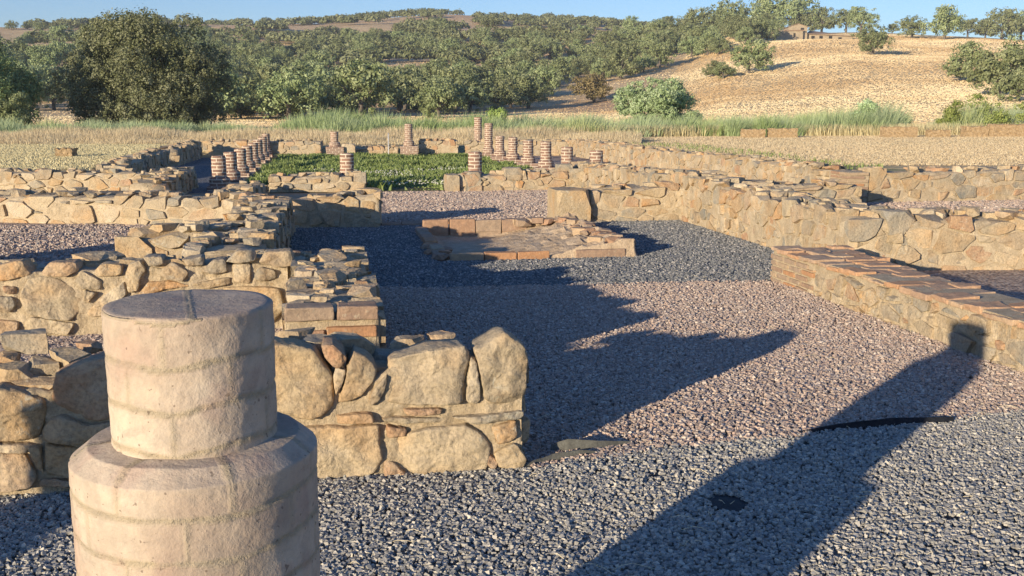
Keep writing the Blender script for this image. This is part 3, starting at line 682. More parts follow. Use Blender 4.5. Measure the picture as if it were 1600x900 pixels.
# ---- basin
rb = empty('basin', W(2.2, 12.9)); tag(rb, 'sunken rectangular basin with an orange tile rim in the grey gravel court', 'basin')
bx = []
def tiles(a0, b0, a1, b1, h, wid=.12, L=.42):
    d = Vector((a1-a0, b1-b0)); n = max(1, round(d.length/L)); 
    for i in range(n):
        p = Vector((a0, b0))+d*(i/n); q = Vector((a0, b0))+d*((i+1)/n)
        if abs(d.x) > abs(d.y): bx.append((min(p.x, q.x)+.006, max(p.x, q.x)-.006, p.y-wid/2, p.y+wid/2, -.22, h+rng.uniform(-.01, .01)))
        else: bx.append((p.x-wid/2, p.x+wid/2, min(p.y, q.y)+.006, max(p.y, q.y)-.006, -.22, h+rng.uniform(-.02, .015)))
tiles(1.3, 11.42, 2.45, 11.42, .10); tiles(2.75, 11.42, 3.35, 11.42, .09)
tiles(1.25, 14.35, 2.75, 14.35, .17); tiles(1.22, 11.5, 1.22, 14.3, .07, .16)
bricks(rb, 'tile_rim', bx, M['brick'], bev=.012, jit=.01, seed=15, disp=.015)
vs_, fs = [], []; nx_, ny_ = 46, 56
for j in range(ny_+1):
    for i in range(nx_+1):
        a = 1.22+(3.5-1.22)*i/nx_; b = 11.36+(14.42-11.36)*j/ny_
        s = (a-1.22)/2.28
        z = -.10*min(1, (a-1.22)/.25)*min(1, (b-11.36)/.22, (14.42-b)/.15)+.020+.018*noise.noise(Vector((a*3, b*3, 1)))+.006*noise.noise(Vector((a*9, b*9, 2)))
        z += .20*max(0, min(1, (s-.42)/.5))*(1+.35*noise.noise(Vector((a*5, b*4, 7)))+.25*noise.noise(Vector((a*13, b*12, 7))))      # broken mortar bank
        e = min(i, nx_-i, j, ny_-j)
        if e == 0: z = -.06
        
        if s > .9 and e < 4: z += .03
        vs_.append(tuple(W(a, b, z)-rb.location))
for j in range(ny_):
    for i in range(nx_): q = j*(nx_+1)+i; fs.append((q, q+1, q+nx_+2, q+nx_+1))
mo = mesh_obj('plaster_floor', vs_, fs, M['basin'], rb); add_mods(mo, 0, 2, .012, .05)
def rim_stone(a, b, z, r):
    rs = ([], [], []); loose_stone(rs, 0, 0, 0, r, rng); p = W(a, b, z)-rb.location
    mo = mesh_obj('rim_stone', rs[0], rs[1], M['brick'], rb, attrs={'rnd': rs[2]}, loc=p); add_mods(mo, .01, 1, .01, .1)
for i in range(46):
    t = rng.random(); a = 3.32+rng.uniform(-.14, .16); b = 11.45+t*2.95
    if i > 30: a = rng.uniform(2.5, 3.3); b = 14.35+rng.uniform(-.15, .1)
    rim_stone(a, b, .13+rng.uniform(-.03, .03), rng.uniform(.05, .12))
for i in range(14): rim_stone(1.2+rng.uniform(-.1, .15), 11.4+rng.random()*1.2, .04, rng.uniform(.05, .1))
# ---- threshold
rt = empty('threshold', W(.7, 15.3)); tag(rt, 'thin line of flat reddish threshold tiles between the grey court and the pink gravel passage', 'threshold')
bx = []; a = .72
while a < 3.3: l = rng.uniform(.3, .5); bx.append((a, min(a+l-.015, 3.34), 15.2+rng.uniform(-.02, .02), 15.42, -.04, rng.uniform(.035, .06))); a += l
bricks(rt, 'threshold_tiles', bx, M['brick'], bev=.012, jit=.012, seed=16, disp=.02)

# ------------------------------------------------------------------ columns
def lathe_uv(name, prof, K, mat, root, rnoise=.003, seed=0, cap=True, off=0):
    """prof: list of (r,z); uv in metres"""
    vs_, fs = [], []; rv = sum(r for r, z in prof)/len(prof)
    for (r, z) in prof:
        for k in range(K):
            th = 2*PI*k/K; rr = r+noise.noise(Vector((math.cos(th)*2+seed, math.sin(th)*2, z*9)))*rnoise*2
            vs_.append((rr*math.cos(th), rr*math.sin(th), z))
    R = len(prof)
    for i in range(R-1):
        for k in range(K): fs.append((i*K+k, i*K+(k+1) % K, (i+1)*K+(k+1) % K, (i+1)*K+k))
    if cap: fs.append([(R-1)*K+k for k in range(K)])
    o = mesh_obj(name, vs_, fs, mat, root)
    me = o.data; uvl = me.uv_layers.new(name='UVMap'); rb_ = prof[0][0]
    for poly in me.polygons:
        top = len(poly.vertices) > 4
        for li, vi in zip(poly.loop_indices, poly.vertices):
            k = vi % K; x, y, z = me.vertices[vi].co
            if top: uvl.data[li].uv = (x*.8+.1, y*.3+.03)
            else:
                kk = k
                if k == 0 and any((v % K) == K-1 for v in poly.vertices): kk = K
                uvl.data[li].uv = (kk/K*round(2*PI*rb_/.235)*.235+off, z+.5)
    return o
def box_uv(name, s, z0, z1, mat, root, rz=ROT):
    vs_ = []
    nzv = 4
    for i in range(nzv+1):
        z = z0+(z1-z0)*i/nzv
        for (x, y) in ((-s, -s), (s, -s), (s, s), (-s, s)):
            j = .006; vs_.append((x+random.uniform(-j, j), y+random.uniform(-j, j), z))
    vs_ = [(x*math.cos(rz)-y*math.sin(rz), x*math.sin(rz)+y*math.cos(rz), z) for x, y, z in vs_]
    fs = []
    for i in range(nzv):
        for k in range(4): fs.append((i*4+k, i*4+(k+1) % 4, (i+1)*4+(k+1) % 4, (i+1)*4+k))
    fs.append([nzv*4+k for k in range(4)])
    o = mesh_obj(name, vs_, fs, mat, root); me = o.data; uvl = me.uv_layers.new(name='UVMap')
    for pi_, poly in enumerate(me.polygons):
        for n_, (li, vi) in enumerate(zip(poly.loop_indices, poly.vertices)):
            z = me.vertices[vi].co.z; k = pi_ % 4
            if pi_ == nzv*4: uvl.data[li].uv = ((n_ in (1, 2))*2*s, .03+(n_ > 1)*.02)
            else: uvl.data[li].uv = (k*2*s+(2*s if n_ in (1, 2) else 0), z+.5)
    add_mods(o, .012)
    return o
GRP = 'low round brick columns round the courtyard'
def brick_column(label, a, b, zped, zdrum, ztop, r=.15, sped=.25, z0=-.15, group=GRP, seed=0):
    root = empty('brick_column', W(a, b)); tag(root, label, 'column', group)
    root.rotation_euler = (random.uniform(-.012, .012), random.uniform(-.012, .012), random.uniform(-.05, .05))
    box_uv('pedestal', sped, z0, zped, M['colbrick'], root)
    rd = r*1.42; n = max(2, int((ztop-zdrum)/.075)*2)
    lathe_uv('base_drum', [(rd, zped-.02), (rd*1.01, zped+(zdrum-zped)*.5), (rd, zdrum-.05), (rd*.86, zdrum-.012), (r*1.05, zdrum)], 28, M['colbrick'], root, .004, seed)
    pr_ = []
    for i in range(n+1):
        z = zdrum+(ztop-zdrum)*i/n; pr_.append((r*(1+.022*(i % 2))*(1-.06*(i == n)), z-(.01 if i == 0 else 0)))
    lathe_uv('shaft', pr_, 28, M['colbrick'], root, .004, seed+3, off=seed*.07)
    return root
words = ['first and nearest', 'second', 'third', 'fourth', 'fifth', 'sixth', 'seventh', 'eighth and farthest']
def ztop_at(y, depth): return CAMH-(y-HOR)/FPX*depth
LX = [342.5, 360.5, 375.4, 386.7, 395.7, 403.5, 410.6, 415.6]; LY = [242, 236, 231, 226.7, 222, 217.4, 212.7, 208]
for i in range(8):
    b = 23.0+2.5*i; a = at_b(LX[i], b); d = W(a, b).y
    zt_ = ztop_at(LY[i], d); brick_column('short round brick column, %s in the left row of the courtyard' % words[i], a, b, .10, .30, zt_, .152, .255, -.2, seed=i)
RX = [932, 886, 853, 825, 801, 781, 763, 747]; RY = [234, 228.5, 220, 218.5, 213.5, 211.5, 192, 183]
for i in range(8):
    b = 22.9+2.5*i; a = at_b(RX[i], b); d = W(a, b).y
    zt_ = ztop_at(RY[i], d)
    lab = 'short round brick column, %s in the right row of the courtyard' % words[i]
    if i == 7: lab = 'tallest slender round brick column, at the far end of the right row'
    if i == 6: lab = 'tall slender brick column just right of and lower than the tallest one'
    brick_column(lab, a, b, .18 if i > 1 else .05, .38 if i > 1 else .2, zt_, .15, .30, -.2, seed=10+i)
for (u, v, b, zp, zd, lab) in ((542, 238, 22.85, .0, .12, 'low round brick column stump behind the low wall across the left courtyard front'),
                               (742, 236, 22.45, .2, .38, 'low round brick column on the left end of the low wall with blue stones'),
                               (523, 205, 39.9, .40, .58, 'lone slender brick column on a square pedestal in the back wall, the left one'),
                               (639, 193, 39.6, .42, .62, 'lone slender brick column in the back wall right of the thin metal stake')):
    a = at_b(u, b); brick_column(lab, a, b, zp, zd, ztop_at(v, W(a, b).y), .15, .33 if b > 30 else .2, -.2, seed=int(u))
# ---- the big foreground column
cp_ = P(295, 473, 1.308); ca, cb = toAB(cp_)
def big_column(label, a, b, hi=True):
    root = empty('brick_column', W(a, b)); tag(root, label, 'column', 'large round columns along the near edge')
    K = 220 if hi else 40
    def drum(name, r0, z0, z1, chamfer, seed, cap_joint):
        nzz = int((z1-z0)/.004) if hi else 12
        vs_, fs, jn = [], [], []; ch = .0775
        def joint_h(th, z):
            zz = (z1-z)+.006*math.sin(th*2+seed)+.003*math.sin(th*5+seed*3)+.003*noise.noise(Vector((th*2, 0, seed))); row = math.floor(zz/ch); f = zz-row*ch
            w_ = .009+.005*noise.noise(Vector((th*3, row, seed)))
            dj = min(f, ch-f) if row > 0 or f > ch/2 else ch
            h = max(0, 1-abs(dj)/w_)
            n_ = 5 if r0 < .18 else 7
            t = (th/(2*PI)*n_+(row % 2)*.5+.13*seed+.11*math.sin(row*5)) % 1; dv = min(t, 1-t)*2*PI*r0/n_
            h2 = max(0, 1-dv/(.010+.004*noise.noise(Vector((z*20, th, 3)))))
            return max(h*(.9+.4*noise.noise(Vector((th*4, z*20, 9)))), h2*.5)
        rows = []
        for i in range(nzz+1): rows.append((r0, z0+(z1-chamfer-z0)*i/nzz))
        if chamfer:
            for t in (.06, .3, .6, .94, 1): rows.append((r0-.032*t, z1-chamfer+chamfer*t))
            for t in (.06, .3, .6, 1): rows.append((r0-.032-(.045)*t, z1+.003*t))
        else:
            rows.append((r0-.003, z1+.003)); 
        if not chamfer:
            for t in (.97, .9, .8, .65, .5, .35, .2, .08): rows.append((r0*t, z1+.004))
        for (r, z) in rows:
            for k in range(K):
                th = 2*PI*k/K; side = r > r0-.002
                q = Vector((math.cos(th)*r*6, math.sin(th)*r*6, z*6+seed*9))
                dr = noise.noise(q)*.0022+noise.noise(q*4)*.0013+noise.noise(q*14)*.0008
                j = joint_h(th, z) if side else 0
                if not side:
                    # joint across the flat top
                    if not chamfer:
                        x = r*math.sin(th-.33+.17); y = r*math.cos(th-.33)
                        dx = abs(r*math.cos(th-JT))
                        j = max(0, 1-dx/.009)
                    else:
                        t = (th/(2*PI)*7+.13*seed) % 1; j = max(0, 1-min(t, 1-t)*2*PI*r/7/.012)
                rr = r+dr*(1 if side else .3)-.0032*j*side+(.0035*j*(noise.noise(q*9)) if side else 0)
                zz = z+(0 if side else noise.noise(q*2)*.003-.0012*j)
                vs_.append((rr*math.cos(th), rr*math.sin(th), zz)); jn.append(min(1, j*1.5))
        R = len(rows)
        for i in range(R-1):
            for k in range(K): fs.append((i*K+k, i*K+(k+1) % K, (i+1)*K+(k+1) % K, (i+1)*K+k))
        fs.append([(R-1)*K+k for k in range(K)])
        mesh_obj(name, vs_, fs, M['render'], root, smooth=hi, attrs={'joint': jn})
    bx_ = box_uv('pedestal', .235, -.05, .60, M['colbrick'], root)
    drum('base_drum', .221, .58, 1.057, .026, 1, False)
    drum('shaft', .150, 1.04, 1.304, 0, 2, True)
    return root
JT = math.atan2(-cp_.y, -cp_.x)+PI/2+.02
big_column('large stepped round column of limewashed brick in the left foreground', ca, cb)
big_column('matching stepped round column standing just outside the left edge', ca-3.45, cb, False)
big_column('matching stepped round column standing just outside the right edge', ca+3.45, cb-.1, False)

# ------------------------------------------------------------------ terrain
UK = [-300, 0, 200, 450, 700, 900, 1050, 1150, 1300, 1450, 1600, 1900]
DK = [60, 90, 130, 200, 300, 420, 600, 800]
VT = [[211, 200, 190, 165, 120, 80, 56, 62], [211, 200, 190, 165, 120, 78, 54, 60], [211, 200, 190, 166, 122, 78, 47, 56], [211, 200, 190, 170, 126, 80, 42, 48],
      [211, 200, 188, 168, 120, 72, 38, 29], [211, 200, 186, 163, 115, 70, 50, 37], [211, 199, 176, 145, 103, 66, 60, 52],
      [211, 198, 168, 128, 82, 54, 60, 66], [211, 197, 164, 116, 70, 56, 66, 74], [211, 197, 163, 118, 74, 60, 70, 78], [211, 197, 163, 122, 82, 68, 76, 84], [211, 197, 163, 122, 82, 68, 76, 84]]
def interp(xs, ys, x):
    if x <= xs[0]: return ys[0]
    for i in range(len(xs)-1):
        if x <= xs[i+1]:
            t = (x-xs[i])/(xs[i+1]-xs[i]); return ys[i]+(ys[i+1]-ys[i])*t
    return ys[-1]
LDK = [math.log(d) for d in DK]
def sm(t): t = max(0, min(1, t)); return t*t*(3-2*t)
def ground_z(x, y):
    D = math.hypot(x, y)
    a = x*EX[0]+y*EX[1]; b = x*NX[0]+y*NX[1]
    up = max(sm((-5.1-a)/.6)*sm((b-24.2)/.6), sm((b-40.6)/.5), sm((a-9.7)/.5)*sm((b-17.9)/.4))
    z = -.05+.40*up-.25*sm((a+5)/1)*sm((5.5-a)/1)*sm((b-6)/1)*sm((21-b)/1)
    if D > 50 and y > 1:
        u = 800+1600*x/y
        if u < UK[0]: u = UK[0]
        if u > UK[-1]: u = UK[-1]
        ld = math.log(max(D, 60)); v = 0; 
        i = 0
        while i < len(UK)-2 and u > UK[i+1]: i += 1
        t = sm((u-UK[i])/(UK[i+1]-UK[i]))
        v = interp(LDK, VT[i], ld)*(1-t)+interp(LDK, VT[i+1], ld)*t
        y_eq = y if y > D*.4 else D*.4
        zz = CAMH+(HOR-v)/FPX*y_eq*1.0
        if D > 130: zz += noise.noise(Vector((x*.012, y*.012, 0)))*4*min(1, (D-130)/150)
        if D > 800: zz -= (D-800)*.06
        z = z*(1-sm((D-50)/20))+zz*sm((D-50)/20)
    return z
rings = [0, 2, 4, 6, 8, 10, 12, 14]+[14+.6*i for i in range(1, 60)]+[50+2.5*i for i in range(1, 17)]
r = 90
while r < 800: r *= 1.028; rings.append(r)
rings += [900, 1100, 1500, 2200, 3500]
angs = []
t = -180.0
while t < 180:
    angs.append(math.radians(t)); t += .55 if -42 <= t <= 42 else 6
vs_, fs, wood, green = [], [], [], []
nA = len(angs)
for r in rings:
    for t in angs:
        x, y = r*math.sin(t), r*math.cos(t); z = ground_z(x, y) if r < 3000 else -30
        vs_.append((x, y, z)); D = math.hypot(x, y); u = 800+1600*x/y if y > 1 else 9999
        wd_ = sm((D-125)/30)*sm((1010+(D-130)*.45-u)/60)*(.55+.9*noise.noise(Vector((x*.02, y*.02, 5)))) if y > 1 else 0
        wood.append(max(0, min(1, wd_)))
        a = x*EX[0]+y*EX[1]; b = x*NX[0]+y*NX[1]
        g = 0
        if 40 < b < 44: g = .5
        if a > 9 and 17.5 < b < 48: g = max(g, sm(1-abs(a-11.5-max(0, (b-18))*.12)/2.2))
        if a < -5 and 23 < b < 40: g = max(g, .55*sm((a+14)/7))
        green.append(g)
for i in range(len(rings)-1):
    for k in range(nA):
        k2 = (k+1) % nA; fs.append((i*nA+k, i*nA+k2, (i+1)*nA+k2, (i+1)*nA+k))
o = mesh_obj('ground', vs_, fs, M['terrain'], smooth=True, attrs={'wood': wood, 'green': green}); tag(o, kind='structure')
def sheet(name, pts, z, mat, amp=.0, n=30, hole=False):
    # subdivided quad sheet
    vs_, fs = [], []
    for j in range(n+1):
        for i in range(n+1):
            s, t = i/n, j/n
            a = (pts[0][0]*(1-s)+pts[1][0]*s)*(1-t)+(pts[3][0]*(1-s)+pts[2][0]*s)*t
            b = (pts[0][1]*(1-s)+pts[1][1]*s)*(1-t)+(pts[3][1]*(1-s)+pts[2][1]*s)*t
            vs_.append(tuple(W(a, b, z+amp*noise.noise(Vector((a*1.3, b*1.3, 0))))))
    for j in range(n):
        for i in range(n):
            q = j*(n+1)+i
            if hole:
                ca_, cb_ = toAB((Vector(vs_[q])+Vector(vs_[q+n+2]))/2)
                if 1.30 < ca_ < 3.42 and 11.45 < cb_ < 14.32: continue
            fs.append((q, q+1, q+n+2, q+n+1))
    o = mesh_obj(name, vs_, fs, mat, smooth=True); tag(o, kind='structure'); return o
sheet('gravel_path', [(-9, -5), (12, -5), (12, 6.0), (-9, 4.6)], 0, M['grey'])
sheet('soil_base', [(-7, 4.55), (6.1, 4.6), (6.1, 23), (-7, 23)], -.004, M['mortar_clay'], n=150, hole=True)
sheet('pink_gravel_court', [(-.2, 4.48), (4.4, 5.05), (4.4, 9.42), (-.2, 9.78)], .004, M['pink'])
sheet('pink_gravel_strip', [(-7, 4.9), (-.2, 4.9), (-.2, 8.1), (-7, 8.1)], .004, M['pink'])
sheet('grey_gravel_court', [(-.7, 9.7), (5.5, 9.35), (5.5, 15.3), (-.7, 15.3)], .0, M['blue'], n=90, hole=True)
sheet('pink_gravel_passage', [(.5, 15.3), (5.5, 15.3), (5.5, 22.3), (.5, 22.3)], .004, M['pinkfar'])
sheet('pink_gravel_room', [(-7, 8.3), (-1.0, 8.3), (-1.0, 15.4), (-7, 17.6)], .0, M['pinkfar'])
sheet('pink_gravel_corner', [(4.7, 2.5), (14, 2.5), (14, 9.9), (4.7, 9.9)], .006, M['pinkfar'])
sheet('corridor_gravel', [(-4.9, 22.3), (-2.0, 22.3), (-2.2, 40.5), (-4.9, 40.9)], .0, M['blue'])
sheet('pink_gravel_room_right', [(5.9, 10.2), (18, 10.2), (18, 17.6), (5.9, 17.6)], .02, M['pinkfar'])
sheet('garden_soil', [(-2.1, 22.0), (5.8, 22.0), (5.8, 40.2), (-2.1, 40.2)], .008, M['soil'])
sheet('portico_gravel', [(5.6, 22.5), (9.4, 18.2), (9.4, 39.8), (5.6, 39.8)], .016, M['pinkfar'])

# ------------------------------------------------------------------ pebbles
CUBE = np.array([[-1, -1, -1], [1, -1, -1], [1, 1, -1], [-1, 1, -1], [-1, -1, 1], [1, -1, 1], [1, 1, 1], [-1, 1, 1]], dtype=np.float32)
CF = np.array([[0, 3, 2, 1], [4, 5, 6, 7], [0, 1, 5, 4], [1, 2, 6, 5], [2, 3, 7, 6], [3, 0, 4, 7]])
def rotmats(n, rg):
    q = rg.normal(size=(n, 4)); q /= np.linalg.norm(q, axis=1)[:, None]; w, x, y, z = q.T
    return np.stack([np.stack([1-2*(y*y+z*z), 2*(x*y-w*z), 2*(x*z+w*y)], 1), np.stack([2*(x*y+w*z), 1-2*(x*x+z*z), 2*(y*z-w*x)], 1), np.stack([2*(x*z-w*y), 2*(y*z+w*x), 1-2*(x*x+y*y)], 1)], 1)
def big_mesh(name, V_, F_, mat, rnd=None, smooth=False):
    nv, nf, k = len(V_), len(F_), F_.shape[1]
    me = bpy.data.meshes.new(name); me.vertices.add(nv); me.vertices.foreach_set('co', V_.astype(np.float32).ravel())
    me.loops.add(nf*k); me.loops.foreach_set('vertex_index', F_.astype(np.int32).ravel())
    me.polygons.add(nf); me.polygons.foreach_set('loop_start', np.arange(0, nf*k, k, dtype=np.int32))
    me.materials.append(mat); me.update(calc_edges=True)
    if not smooth: me.shade_flat()
    if rnd is not None:
        at = me.attributes.new('rnd', 'FLOAT', 'POINT'); at.data.foreach_set('value', rnd.astype(np.float32))
    o = bpy.data.objects.new(name, me); C.objects.link(o); return o
def pebbles(name, label, a, b, size, mat, seed, lift=.3, zb=None):
    rg = np.random.default_rng(seed); n = len(a)
    sz = size*rg.uniform(.55, 1.25, n)[:, None]*np.stack([rg.uniform(.8, 1.2, n), rg.uniform(.6, 1.0, n), rg.uniform(.45, .8, n)], 1)*.5
    vv = CUBE[None]*rg.uniform(.55, 1.05, (n, 8, 3))*sz[:, None, :]
    # mostly lying flat: small tilt then spin
    R = rotmats(n, rg); flat = rg.random(n) < .6
    th = rg.uniform(0, 2*np.pi, n); Rz = np.zeros((n, 3, 3)); Rz[:, 0, 0] = np.cos(th); Rz[:, 0, 1] = -np.sin(th); Rz[:, 1, 0] = np.sin(th); Rz[:, 1, 1] = np.cos(th); Rz[:, 2, 2] = 1
    tl = rg.normal(0, .35, n); Rx = np.zeros((n, 3, 3)); Rx[:, 0, 0] = 1; Rx[:, 1, 1] = np.cos(tl); Rx[:, 1, 2] = -np.sin(tl); Rx[:, 2, 1] = np.sin(tl); Rx[:, 2, 2] = np.cos(tl)
    Rf = Rz@Rx; R = np.where(flat[:, None, None], Rf, R)
    vv = np.einsum('nij,nkj->nki', R, vv)
    x = a*EX[0]+b*NX[0]; y = a*EX[1]+b*NX[1]; z = sz[:, 2]*lift+rg.uniform(0, 1, n)*size*.20
    if zb is not None: z = z+zb(a, b)
    vv += np.stack([x, y, z], 1)[:, None, :]
    F = (CF[None]+8*np.arange(n)[:, None, None]).reshape(-1, 4)
    return tag(big_mesh(name, vv.reshape(-1, 3), F, mat, np.repeat(rg.random(n), 8)), label, 'gravel', kind='stuff')
def scatter(n, a0, a1, b0, b1, seed, cond=None, marg=.35):
    rg = np.random.default_rng(seed); a = rg.uniform(a0, a1, n); b = rg.uniform(b0, b1, n)
    x = a*EX[0]+b*NX[0]; y = a*EX[1]+b*NX[1]
    k = (np.abs(x) < .53*y+marg) & (y > 2.4)
    if cond is not None: k &= cond(a, b)
    return a[k], b[k]
def undul(a, b): return .010+.4*(.010*np.sin(a*2.1+b*.7)+.008*np.sin(a*1.3-b*2.9+1)+.006*np.sin(a*5.1+b*3.3))
edge_b = lambda a: 4.52+.155*(a-.86)+.03*np.sin(a*5)+.02*np.sin(a*13)
PATCH = [(1137, 790, .062, .085), (1484, 815, .030, .026), (1022, 748, .026, .020)]
PC = [(*toAB(P(u, v)), w_, d_) for u, v, w_, d_ in PATCH]
def offpatch(a, b):
    k = np.ones(len(a), bool)
    for pa, pb, w_, d_ in PC: k &= ((a-pa)/(w_*1.0))**2+((b-pb)/(d_*1.0))**2 > 1.5
    return k
dens = lambda A, d: int(A*d)
wallclear = lambda a, b: ~((b > 4.55) & (b < 5.0) & (a < .85))
a, b = scatter(dens(9*4, 5600), -4, 5, 1.4, 5.4, 1, lambda a, b: offpatch(a, b) & (b < np.where(a < .86, 4.56, edge_b(a)+np.random.default_rng(5).normal(0, .04, len(a)))))
pebbles('path_pebbles', 'loose grey gravel of the path in the foreground', a, b, .0195, M['peb_grey'], 2, zb=undul)
e2 = lambda a: 9.62-.07*(a-.5)+.03*np.sin(a*4)+.02*np.sin(a*11)
a, b = scatter(dens(4.4*2.6, 4700), .0, 4.32, 4.4, 7.0, 3, lambda a, b: (b > edge_b(a)) & ~((a < .88) & (b < 4.97)) & ~((a < .27) & (b > 5.5)))
A1, B1 = a, b
a, b = scatter(dens(4.4*2.9, 3600), .0, 4.32, 7.0, 9.9, 4, lambda a, b: (b < e2(a)+np.random.default_rng(6).normal(0, .05, len(a))) & ~((a < .27) & (b < 8.6)))
pebbles('pink_pebbles', 'loose pink gravel in the middle of the court', np.concatenate([A1, a]), np.concatenate([B1, b]), .022, M['peb_pink'], 5, zb=undul)
a, b = scatter(dens(6*6, 2300), -.6, 5.32, 9.4, 15.2, 6, lambda a, b: (b > e2(a)) & ~((a > 1.15) & (a < 3.5) & (b > 11.36) & (b < 14.42)) & ~((a > 4.25) & (b < 9.55)), .1)
pebbles('court_pebbles', 'dark blue grey gravel round the sunken basin', a, b, .025, M['peb_blue'], 7)
a, b = scatter(dens(5*7, 700), .65, 5.3, 15.4, 21.8, 8, lambda a, b: (a < 5.3), .1)
pebbles('passage_pebbles', 'pink gravel of the passage behind the threshold', a, b, .04, M['peb_pink'], 9)
a, b = scatter(dens(5*7, 700), -6.5, -1.15, 8.6, 16.2, 10, lambda a, b: ~((a > -2) & (b > 9.8) & (b < 10.8)) & (b < 15.35-(a+1.17)*.373) & ~((a < -3.1) & (b < 12.2)), .1)
pebbles('room_pebbles', 'pinkish gravel of the small room on the left', a, b, .035, M['peb_pink'], 11)
a, b = scatter(dens(6.5*3, 2500), -3.4, -.3, 5.0, 7.95, 12)
pebbles('strip_pebbles', 'pinkish gravel strip between the two nearest walls', a, b, .025, M['peb_pink'], 13)
a, b = scatter(dens(9*7, 400), 6.8, 16, 10.3, 17.4, 14, None, .1)
pebbles('right_room_pebbles', 'pink gravel in the room at the right edge', a, b, .045, M['peb_pink'], 15, zb=lambda a, b: .02)
# straw bits
rng = random.Random(77); vs_, fs = [], []
for i in range(70):
    if i < 45: q = P(rng.uniform(520, 1600), rng.uniform(620, 900))
    else: q = P(rng.uniform(700, 1600), rng.uniform(430, 620))
    L = rng.uniform(.04, .22); t = rng.gauss(0, .5); n_ = 5; base = len(vs_); bend = rng.uniform(-.5, .5)
    x, y = q.x, q.y
    for k in range(n_+1):
        zz = .018+.012*math.sin(k*1.3+i); tt = t+bend*k/n_
        nxp, nyp = -math.sin(tt)*.0013, math.cos(tt)*.0013
        vs_ += [(x-nxp, y-nyp, zz), (x+nxp, y+nyp, zz), (x, y, zz+.002)]
        x += math.cos(tt)*L/n_; y += math.sin(tt)*L/n_
    for k in range(n_):
        for (p, q2) in ((0, 2), (2, 1), (1, 0)): fs.append((base+k*3+p, base+k*3+q2, base+k*3+3+q2, base+k*3+3+p))
tag(mesh_obj('dry_straws', vs_, fs, M['strawbit']), 'thin pale straws scattered over the gravel', 'straw', kind='stuff')
# membrane edging and patches
def strip(label, pts, h, mat, name='edging_strip', cat='edging strip'):
    """upright thin strip: list of (u,v) base points, heights"""
    vs_, fs = [], []; n = len(pts)
    P0 = P(*pts[0])
    out = []
    for i in range(n-1):
        for k in range(6): t = k/6; out.append((pts[i][0]+(pts[i+1][0]-pts[i][0])*t, pts[i][1]+(pts[i+1][1]-pts[i][1])*t, h[i]+(h[i+1]-h[i])*t))
    out.append((*pts[-1], h[-1]))
    for (u, v, hh) in out:
        q = P(u, v)-P0; hh = .012+max(.004, hh*1.1+.004*noise.noise(Vector((u*.05, 0, 0))))
        vs_ += [(q.x, q.y, -.03), (q.x+.01, q.y+.02+hh*.25, .012+hh), (q.x+.01, q.y+.024+hh*.25, .012+hh), (q.x, q.y+.006, -.03)]
    for i in range(len(out)-1):
        for k in range(4): fs.append((i*4+k, i*4+(k+1) % 4, i*4+4+(k+1) % 4, i*4+4+k))
    fs += [(0, 1, 2, 3)]
    o = mesh_obj(name, vs_, fs, mat, loc=P0); tag(o, label, cat); return o
strip('grey plastic edging strip sticking up beside the corner of the nearest wall', [(818, 737), (860, 727), (905, 720), (930, 716)], [.005, .02, .02, .004], M['edging'])
strip('wider grey edging flap just above the strip by the nearest wall', [(858, 712), (885, 712), (930, 709), (985, 700)], [.02, .045, .03, .003], M['edging'])
strip('long black edging strip between the pink and the grey gravel at the right', [(1248, 686), (1310, 677), (1390, 670), (1490, 664)], [.008, .018, .024, .012], M['black'])
def patch(label, u, v, w_, d_, seed):
    rng = random.Random(seed); q = P(u, v); n = 22; vs_ = []
    for i in range(n):
        t = 2*PI*i/n; rr = 1.25+.15*rng.uniform(-1, 1)
        vs_.append((w_*rr*math.cos(t), d_*rr*math.sin(t), .010))
    vs_.append((0, .2*d_, .016)); fs = [(i, (i+1) % n, n) for i in range(n)]
    vs_ += [(x*.98, y*.98, .004) for x, y, z in vs_[:n]]; fs += [((i+1) % n, i, n+1+i, n+1+(i+1) % n) for i in range(n)]
    o = mesh_obj('membrane_patch', vs_, fs, M['black'], loc=(q.x, q.y, 0)); tag(o, label, 'ground membrane')
patch('large black patch of bare membrane in the shadowed grey gravel', 1137, 790, .062, .075, 1)
patch('small black scrap of membrane in the sunlit gravel near the right edge', 1484, 815, .026, .022, 2)
patch('small dark scrap of membrane in the sunlit gravel right of the large column', 1022, 748, .024, .016, 3)
# ------------------------------------------------------------------ blades
def blades(name, label, X, Y, Z, H, wid, mat, seed, lean=.25, cat='grass', rnd=None, segs=2, down=(0.0, 0.0)):
    rg = np.random.default_rng(seed); n = len(X)
    th = rg.uniform(0, 2*np.pi, n); ld = rg.uniform(0, 2*np.pi, n); ln = np.abs(rg.normal(0, lean, n))*H
    dx = np.cos(th)*wid/2; dy = np.sin(th)*wid/2; lx = np.cos(ld)*ln+down[0]*H; ly = np.sin(ld)*ln+down[1]*H
    P0 = np.stack([X-dx, Y-dy, Z], 1); P1 = np.stack([X+dx, Y+dy, Z], 1)
    m = .55; P2 = np.stack([X+dx*.8+lx*.3, Y+dy*.8+ly*.3, Z+H*m], 1); P3 = np.stack([X-dx*.8+lx*.3, Y-dy*.8+ly*.3, Z+H*m], 1)
    P4 = np.stack([X+lx+dx*.15, Y+ly+dy*.15, Z+H], 1); P5 = np.stack([X+lx-dx*.15, Y+ly-dy*.15, Z+H], 1)
    V_ = np.stack([P0, P1, P2, P3, P4, P5], 1).reshape(-1, 3)
    F = (np.array([[0, 1, 2, 3], [3, 2, 4, 5]])[None]+6*np.arange(n)[:, None, None]).reshape(-1, 4)
    rr = rg.random(n) if rnd is None else rnd
    return tag(big_mesh(name, V_, F, mat, np.repeat(rr, 6)), label, cat, kind='stuff')
gz = np.vectorize(ground_z)
